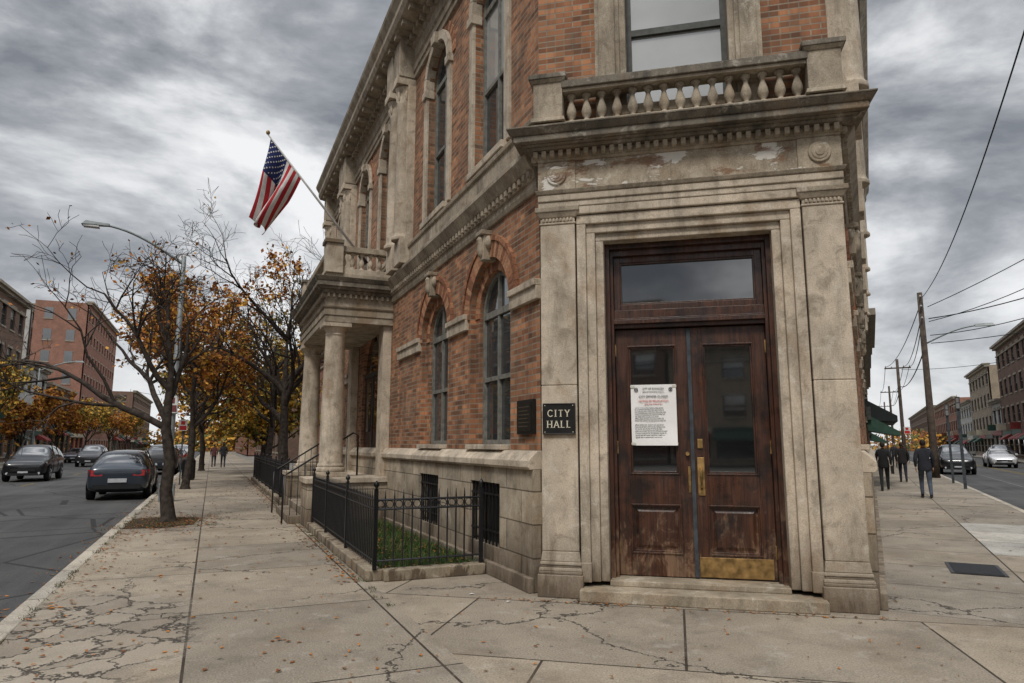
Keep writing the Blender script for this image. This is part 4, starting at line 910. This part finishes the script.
        xm=st[7][0]-.22; zm=st[7][3]+.08; d.hexa([(xm-.05,s*.90,zm-.06),(xm+.08,s*.90,zm-.06),(xm+.06,s*1.06,zm-.05),(xm-.05,s*1.06,zm-.05)],[(xm-.05,s*.88,zm+.08),(xm+.06,s*.88,zm+.08),(xm+.04,s*1.05,zm+.08),(xm-.05,s*1.05,zm+.08)],0)
        for xx in (-.7,.35): d.box(xx,xx+.2,min(s*w,s*(w+.025)),max(s*w,s*(w+.025)),be-.14,be-.11,0)
        for xx in (-.42,.62): d.box(xx-.004,xx+.004,min(s*w*.99,s*(w+.004)),max(s*w*.99,s*(w+.004)),.34,be-.06,1)
        d.tube([(xf-.06,s*.62,.40),(xf-.02,s*.62,.40)],.055,10,5)
    d.box(xr-.02,xr+.1,-.66,.66,.36,.50,1); d.box(xr-.035,xr+.05,-.26,.26,.56,.68,6); 
    d.box(xf-.10,xf+.015,-.48,.48,.50,.62,1); d.box(xf-.1,xf+.01,-.6,.6,.30,.42,1); d.box(xf,xf+.025,-.2,.2,.42,.5,6)
    d.box(xr+.02,xr+.045,-.38,.38,st[1][3]-.10,st[1][3]-.06,2)
    d.obj('fittings',[pm,trimk,rim,tyre,tail,headl,plate],M,e)
    return e
def cm(P,dx,dy,z=-.134): return Matrix.Translation((P.x,P.y,z))@Matrix.Rotation(math.atan2(dy,dx),4,'Z')
car('parked_car',cm(LW(20.1,6.05),*dL),(.03,.04,.055),'hatch')
car('parked_car',cm(LW(40,6.05),*dL),(.06,.06,.065),'suv')
car('parked_car',cm(LW(47,6.05),*dL),(.25,.03,.03),'hatch')
car('parked_car',cm(LW(56,6.05),*dL),(.3,.3,.3),'sedan')
car('oncoming_car',cm(LW(34,11.4),-dL[0],-dL[1]),(.012,.013,.015),'suv')
car('oncoming_car',cm(LW(58,12.2),-dL[0],-dL[1]),(.03,.03,.035),'suv')
car('parked_car',cm(LW(72,15.4),-dL[0],-dL[1]),(.08,.08,.09),'sedan')
car('parked_car',cm(LW(80,15.4),-dL[0],-dL[1]),(.03,.03,.03),'suv')
car('parked_car',cm(LW(66,6.05),*dL),(.3,.3,.3),'suv')
car('parked_car',cm(RW(42,4.5),-dR[0],-dR[1]),(.014,.015,.017),'suv')
car('oncoming_car',cm(RW(57,8.8),-dR[0],-dR[1]),(.55,.55,.56),'sedan')
car('parked_car',cm(RW(74,11.3),-dR[0],-dR[1]),(.05,.05,.055),'suv')
car('parked_car',cm(RW(60,4.5),-dR[0],-dR[1]),(.2,.2,.21),'sedan')
# ------------------------------------------------------------------ people
def person(name,P,head,H,jc,tc_,hc,ph=1,bag=False):
    k=H/1.75; s=ph
    V=[(0,0,.95),(0,-.01,1.10),(0,-.02,1.30),(0,0,1.45),(0,.015,1.53),
       (-.17,0,1.42),(-.235,-.02-.07*s,1.16),(-.23,.07-.08*s,.93),
       (.17,0,1.42),(.235,-.02+.07*s,1.16),(.23,.05+.10*s,.93),
       (-.095,0,.90),(-.10,.06+.12*s,.50),(-.10,.0+.19*s-.05,.10),(-.105,.10+.2*s-.05,.045),
       (.095,0,.90),(.10,.06-.10*s,.50),(.10,-.05-.26*s,.13),(.105,.05-.24*s,.05)]
    Rr=[(.165,.12),(.155,.115),(.185,.125),(.09,.08),(.055,.055),(.075,.075),(.056,.056),(.036,.036),(.075,.075),(.056,.056),(.036,.036),(.10,.10),(.068,.068),(.048,.048),(.040,.036),(.10,.10),(.068,.068),(.048,.048),(.040,.036)]
    E=[(0,1),(1,2),(2,3),(3,4),(2,5),(5,6),(6,7),(2,8),(8,9),(9,10),(0,11),(11,12),(12,13),(13,14),(0,15),(15,16),(16,17),(17,18)]
    me=bpy.data.meshes.new('tmp'); me.from_pydata([Vector(v) for v in V],E,[]); o=bpy.data.objects.new('tmp',me); sc.collection.objects.link(o)
    sk=o.modifiers.new('s','SKIN'); sk.use_smooth_shade=True
    for i,r in enumerate(Rr): me.skin_vertices[0].data[i].radius=r
    me.skin_vertices[0].data[0].use_root=True
    ss=o.modifiers.new('u','SUBSURF'); ss.levels=2
    dg=bpy.context.evaluated_depsgraph_get(); dg.update(); em=bpy.data.meshes.new_from_object(o.evaluated_get(dg)); bpy.data.objects.remove(o)
    mb=MB(); mb.v=[tuple(v.co) for v in em.vertices]
    for p in em.polygons:
        c=p.center; m=0
        if c.z<.97 and abs(c.x)<.2: m=1
        if c.z<.13: m=2
        if c.z>1.49 and abs(c.x)<.1: m=3
        mb.f.append(tuple(p.vertices)); mb.m.append(m); mb.sm.append(True)
    kk=len(mb.v); n=20; prf=[(.175,.125,1.12),(.18,.135,1.0),(.185,.145,.88),(.18,.14,.84)]
    for a_,b_,z in prf:
        for q in range(n): t=2*math.pi*q/n; mb.v.append((a_*math.cos(t),-.01+b_*math.sin(t),z))
    for j in range(3):
        for q in range(n): q2=(q+1)%n; mb.f.append((kk+j*n+q,kk+j*n+q2,kk+(j+1)*n+q2,kk+(j+1)*n+q)); mb.m.append(0); mb.sm.append(True)
    def ell(c,r,m,nu=16,nv=12,f=None):
        k0=len(mb.v)
        for i in range(nv+1):
            a=math.pi*i/nv
            for j in range(nu):
                b=2*math.pi*j/nu; x,y,z=math.sin(a)*math.cos(b),math.sin(a)*math.sin(b),math.cos(a)
                if f: x,y,z=f(x,y,z)
                mb.v.append((c[0]+r[0]*x,c[1]+r[1]*y,c[2]+r[2]*z))
        for i in range(nv):
            for j in range(nu): j2=(j+1)%nu; mb.f.append((k0+i*nu+j,k0+i*nu+j2,k0+(i+1)*nu+j2,k0+(i+1)*nu+j)); mb.m.append(m); mb.sm.append(True)
    hz=1.635
    ell((0,.03,hz),(.075,.095,.118),3,f=lambda x,y,z:(x*(1-.25*max(0,-z)),y*(1-.12*max(0,-z)),z))
    ell((0,.012,hz+.02),(.082,.098,.112),4,f=lambda x,y,z:(x,min(y,.55) if z<.45 else y,max(z,-.75 if y<0 else -.1)))
    ell((0,.128,hz-.01),(.013,.018,.022),3,8,6)
    for q in (-1,1):
        ell((q*.078,.02,hz-.005),(.010,.018,.028),3,8,6); ell((q*.030,.113,hz+.012),(.012,.008,.007),2,8,6)
    ell((0,.113,hz-.055),(.024,.008,.006),5,8,6)
    for wi,sx in ((7,-1),(10,1)):
        w=Vector(V[wi]); ell(w+Vector((0,.015,-.055)),(.018,.036,.052),3,10,8)
        for f_ in range(4): 
            b=w+Vector((0,-.012+.018*f_,-.095)); Lf=(.06,.07,.075,.062)[f_]; mb.tube([b,b+Vector((-sx*.008,.004,-Lf*.5)),b+Vector((-sx*.022,.006,-Lf))],[.009,.008,.006],6,3)
        b=w+Vector((0,.045,-.04)); mb.tube([b,b+Vector((-sx*.012,.022,-.025)),b+Vector((-sx*.018,.026,-.055))],[.010,.009,.007],6,3)
    for ai in (13,17):
        a=Vector(V[ai]); ell(a+Vector((0,.075,-.055)),(.046,.13,.04),2,12,8,f=lambda x,y,z:(x,y,max(z,-.8)))
    if bag:
        mb.box(.22,.32,-.12,.14,.62,.9,2); mb.tube([(.27,-.08,.9),(.2,0,1.2),(.16,.02,1.46),(.0,.1,1.2)],.012,6,2)
    zm=min(v[2] for v in mb.v)
    M=Matrix.Translation(P-Vector((0,0,zm*k)))@Matrix.Rotation(head,4,'Z')@Matrix.Diagonal((k,k,k,1))
    return mb.obj(name,[simple(name+'_jacket',jc,.85,var=.25,scale=8),simple(name+'_trousers',tc_,.9,var=.25,scale=8),simple('dark_shoes',(.015,.013,.012),.5),simple('skin',(.38,.21,.14),.6,var=.08),simple('dark_hair',hc,.7,var=.3,scale=40),simple('lips',(.28,.09,.08),.6)],M,None,recalc=False)
hR=-aR
person('pedestrian',RW(16.6,1.5),hR,1.76,(.022,.024,.032),(.06,.075,.10),(.02,.014,.01),1)
person('pedestrian',RW(19.9,.45),hR,1.70,(.012,.012,.013),(.02,.02,.022),(.02,.014,.01),-1,True)
person('pedestrian',RW(26.5,1.25),hR,1.70,(.018,.016,.016),(.02,.022,.03),(.03,.02,.012),1)
person('pedestrian',RW(48,1.5),hR+math.pi,1.7,(.03,.03,.035),(.03,.03,.04),(.02,.015,.01),1)
person('pedestrian',LW(46,2.6),aL,1.72,(.02,.02,.025),(.03,.03,.04),(.02,.015,.01),1)
person('pedestrian',LW(48,3.2),aL,1.65,(.08,.03,.03),(.03,.03,.04),(.02,.015,.01),-1)
e=empty('litter_bin'); mb=MB(); 
P=LW(28,4.3); mb.lathe(0,0,[(.24,0),(.26,.05),(.26,.85),(.28,.88),(.2,.98),(.1,1.0)],14,0)
for i in range(14): a=i*2*math.pi/14; mb.box(.265*math.cos(a)-.012,.265*math.cos(a)+.012,.265*math.sin(a)-.012,.265*math.sin(a)+.012,.06,.84)
mb.obj('bin',[iron],Matrix.Translation(P),e)
# ------------------------------------------------------------------ WORLD
w=bpy.data.worlds.new('World'); sc.world=w; w.use_nodes=True; nt=w.node_tree; bg=nt.nodes['Background']
class GW(G):
    def __init__(s): s.nt=nt; tc=nt.nodes.new('ShaderNodeTexCoord'); s.co=tc.outputs['Generated']
g=GW(); sky=nt.nodes.new('ShaderNodeTexSky'); sky.sky_type='NISHITA'; sky.sun_disc=False
SUN_EL,SUN_AZ=R(52),R(198)   # azimuth measured clockwise from +Y
sky.sun_elevation=SUN_EL; sky.sun_rotation=SUN_AZ
x,y,z=g.sep(g.co)
n1=g.noise(g.map(g.co,(1.5,1.5,3.4),(4.2,1.3,.4)),1.7,8,.58,.25); n2=g.noise(g.map(g.co,(1.2,1.2,3.0),(1.1,3.7,2)),.8,2,.5)
f=g.math('ADD',g.math('MULTIPLY',n1,.78),g.math('MULTIPLY',n2,.22))
f=g.math('ADD',f,g.math('SUBTRACT',g.math('MULTIPLY',x,.04),g.math('MULTIPLY',g.math('SUBTRACT',z,.36),.10)))
cr=nt.nodes.new('ShaderNodeValToRGB'); g.l(f,cr.inputs[0]); el=cr.color_ramp.elements
el[0].position=.39; el[0].color=(.205,.22,.245,1); el[1].position=.58; el[1].color=(.86,.87,.88,1)
a=el.new(.445); a.color=(.33,.345,.37,1); a=el.new(.49); a.color=(.50,.515,.535,1); a=el.new(.53); a.color=(.70,.71,.725,1)
c=g.mix(g.ramp(z,0,.16,.5,0),cr.outputs[0],(.66,.67,.685))
gain=g.ramp(z,.55,.95,1.0,3.8)
sca=nt.nodes.new('ShaderNodeVectorMath'); sca.operation='SCALE'; g.l(c,sca.inputs[0]); g.l(g.math('MULTIPLY',gain,10.0),sca.inputs['Scale'])
mx=g.mix(.05,sca.outputs[0],sky.outputs[0]); g.l(mx,bg.inputs[0]); bg.inputs[1].default_value=.108
ld=bpy.data.lights.new('sun','SUN'); ld.energy=2.1; ld.angle=R(12); ld.color=(1,.95,.88); so=bpy.data.objects.new('sun',ld); sc.collection.objects.link(so)
sd=Vector((math.sin(SUN_AZ)*math.cos(SUN_EL),math.cos(SUN_AZ)*math.cos(SUN_EL),math.sin(SUN_EL)))
so.rotation_euler=sd.to_track_quat('Z','Y').to_euler()
# ------------------------------------------------------------------ CAMERA
cd=bpy.data.cameras.new('camera'); cam=bpy.data.objects.new('camera',cd); sc.collection.objects.link(cam); sc.camera=cam
cd.sensor_width=36; cd.lens=36*683/1024; cd.clip_end=3000; cd.clip_start=.05
cam.location=(0,0,1.6); cam.rotation_euler=(R(90+8.58),0,0)
sc.view_settings.view_transform='Standard'; sc.view_settings.look='None'; sc.view_settings.exposure=0
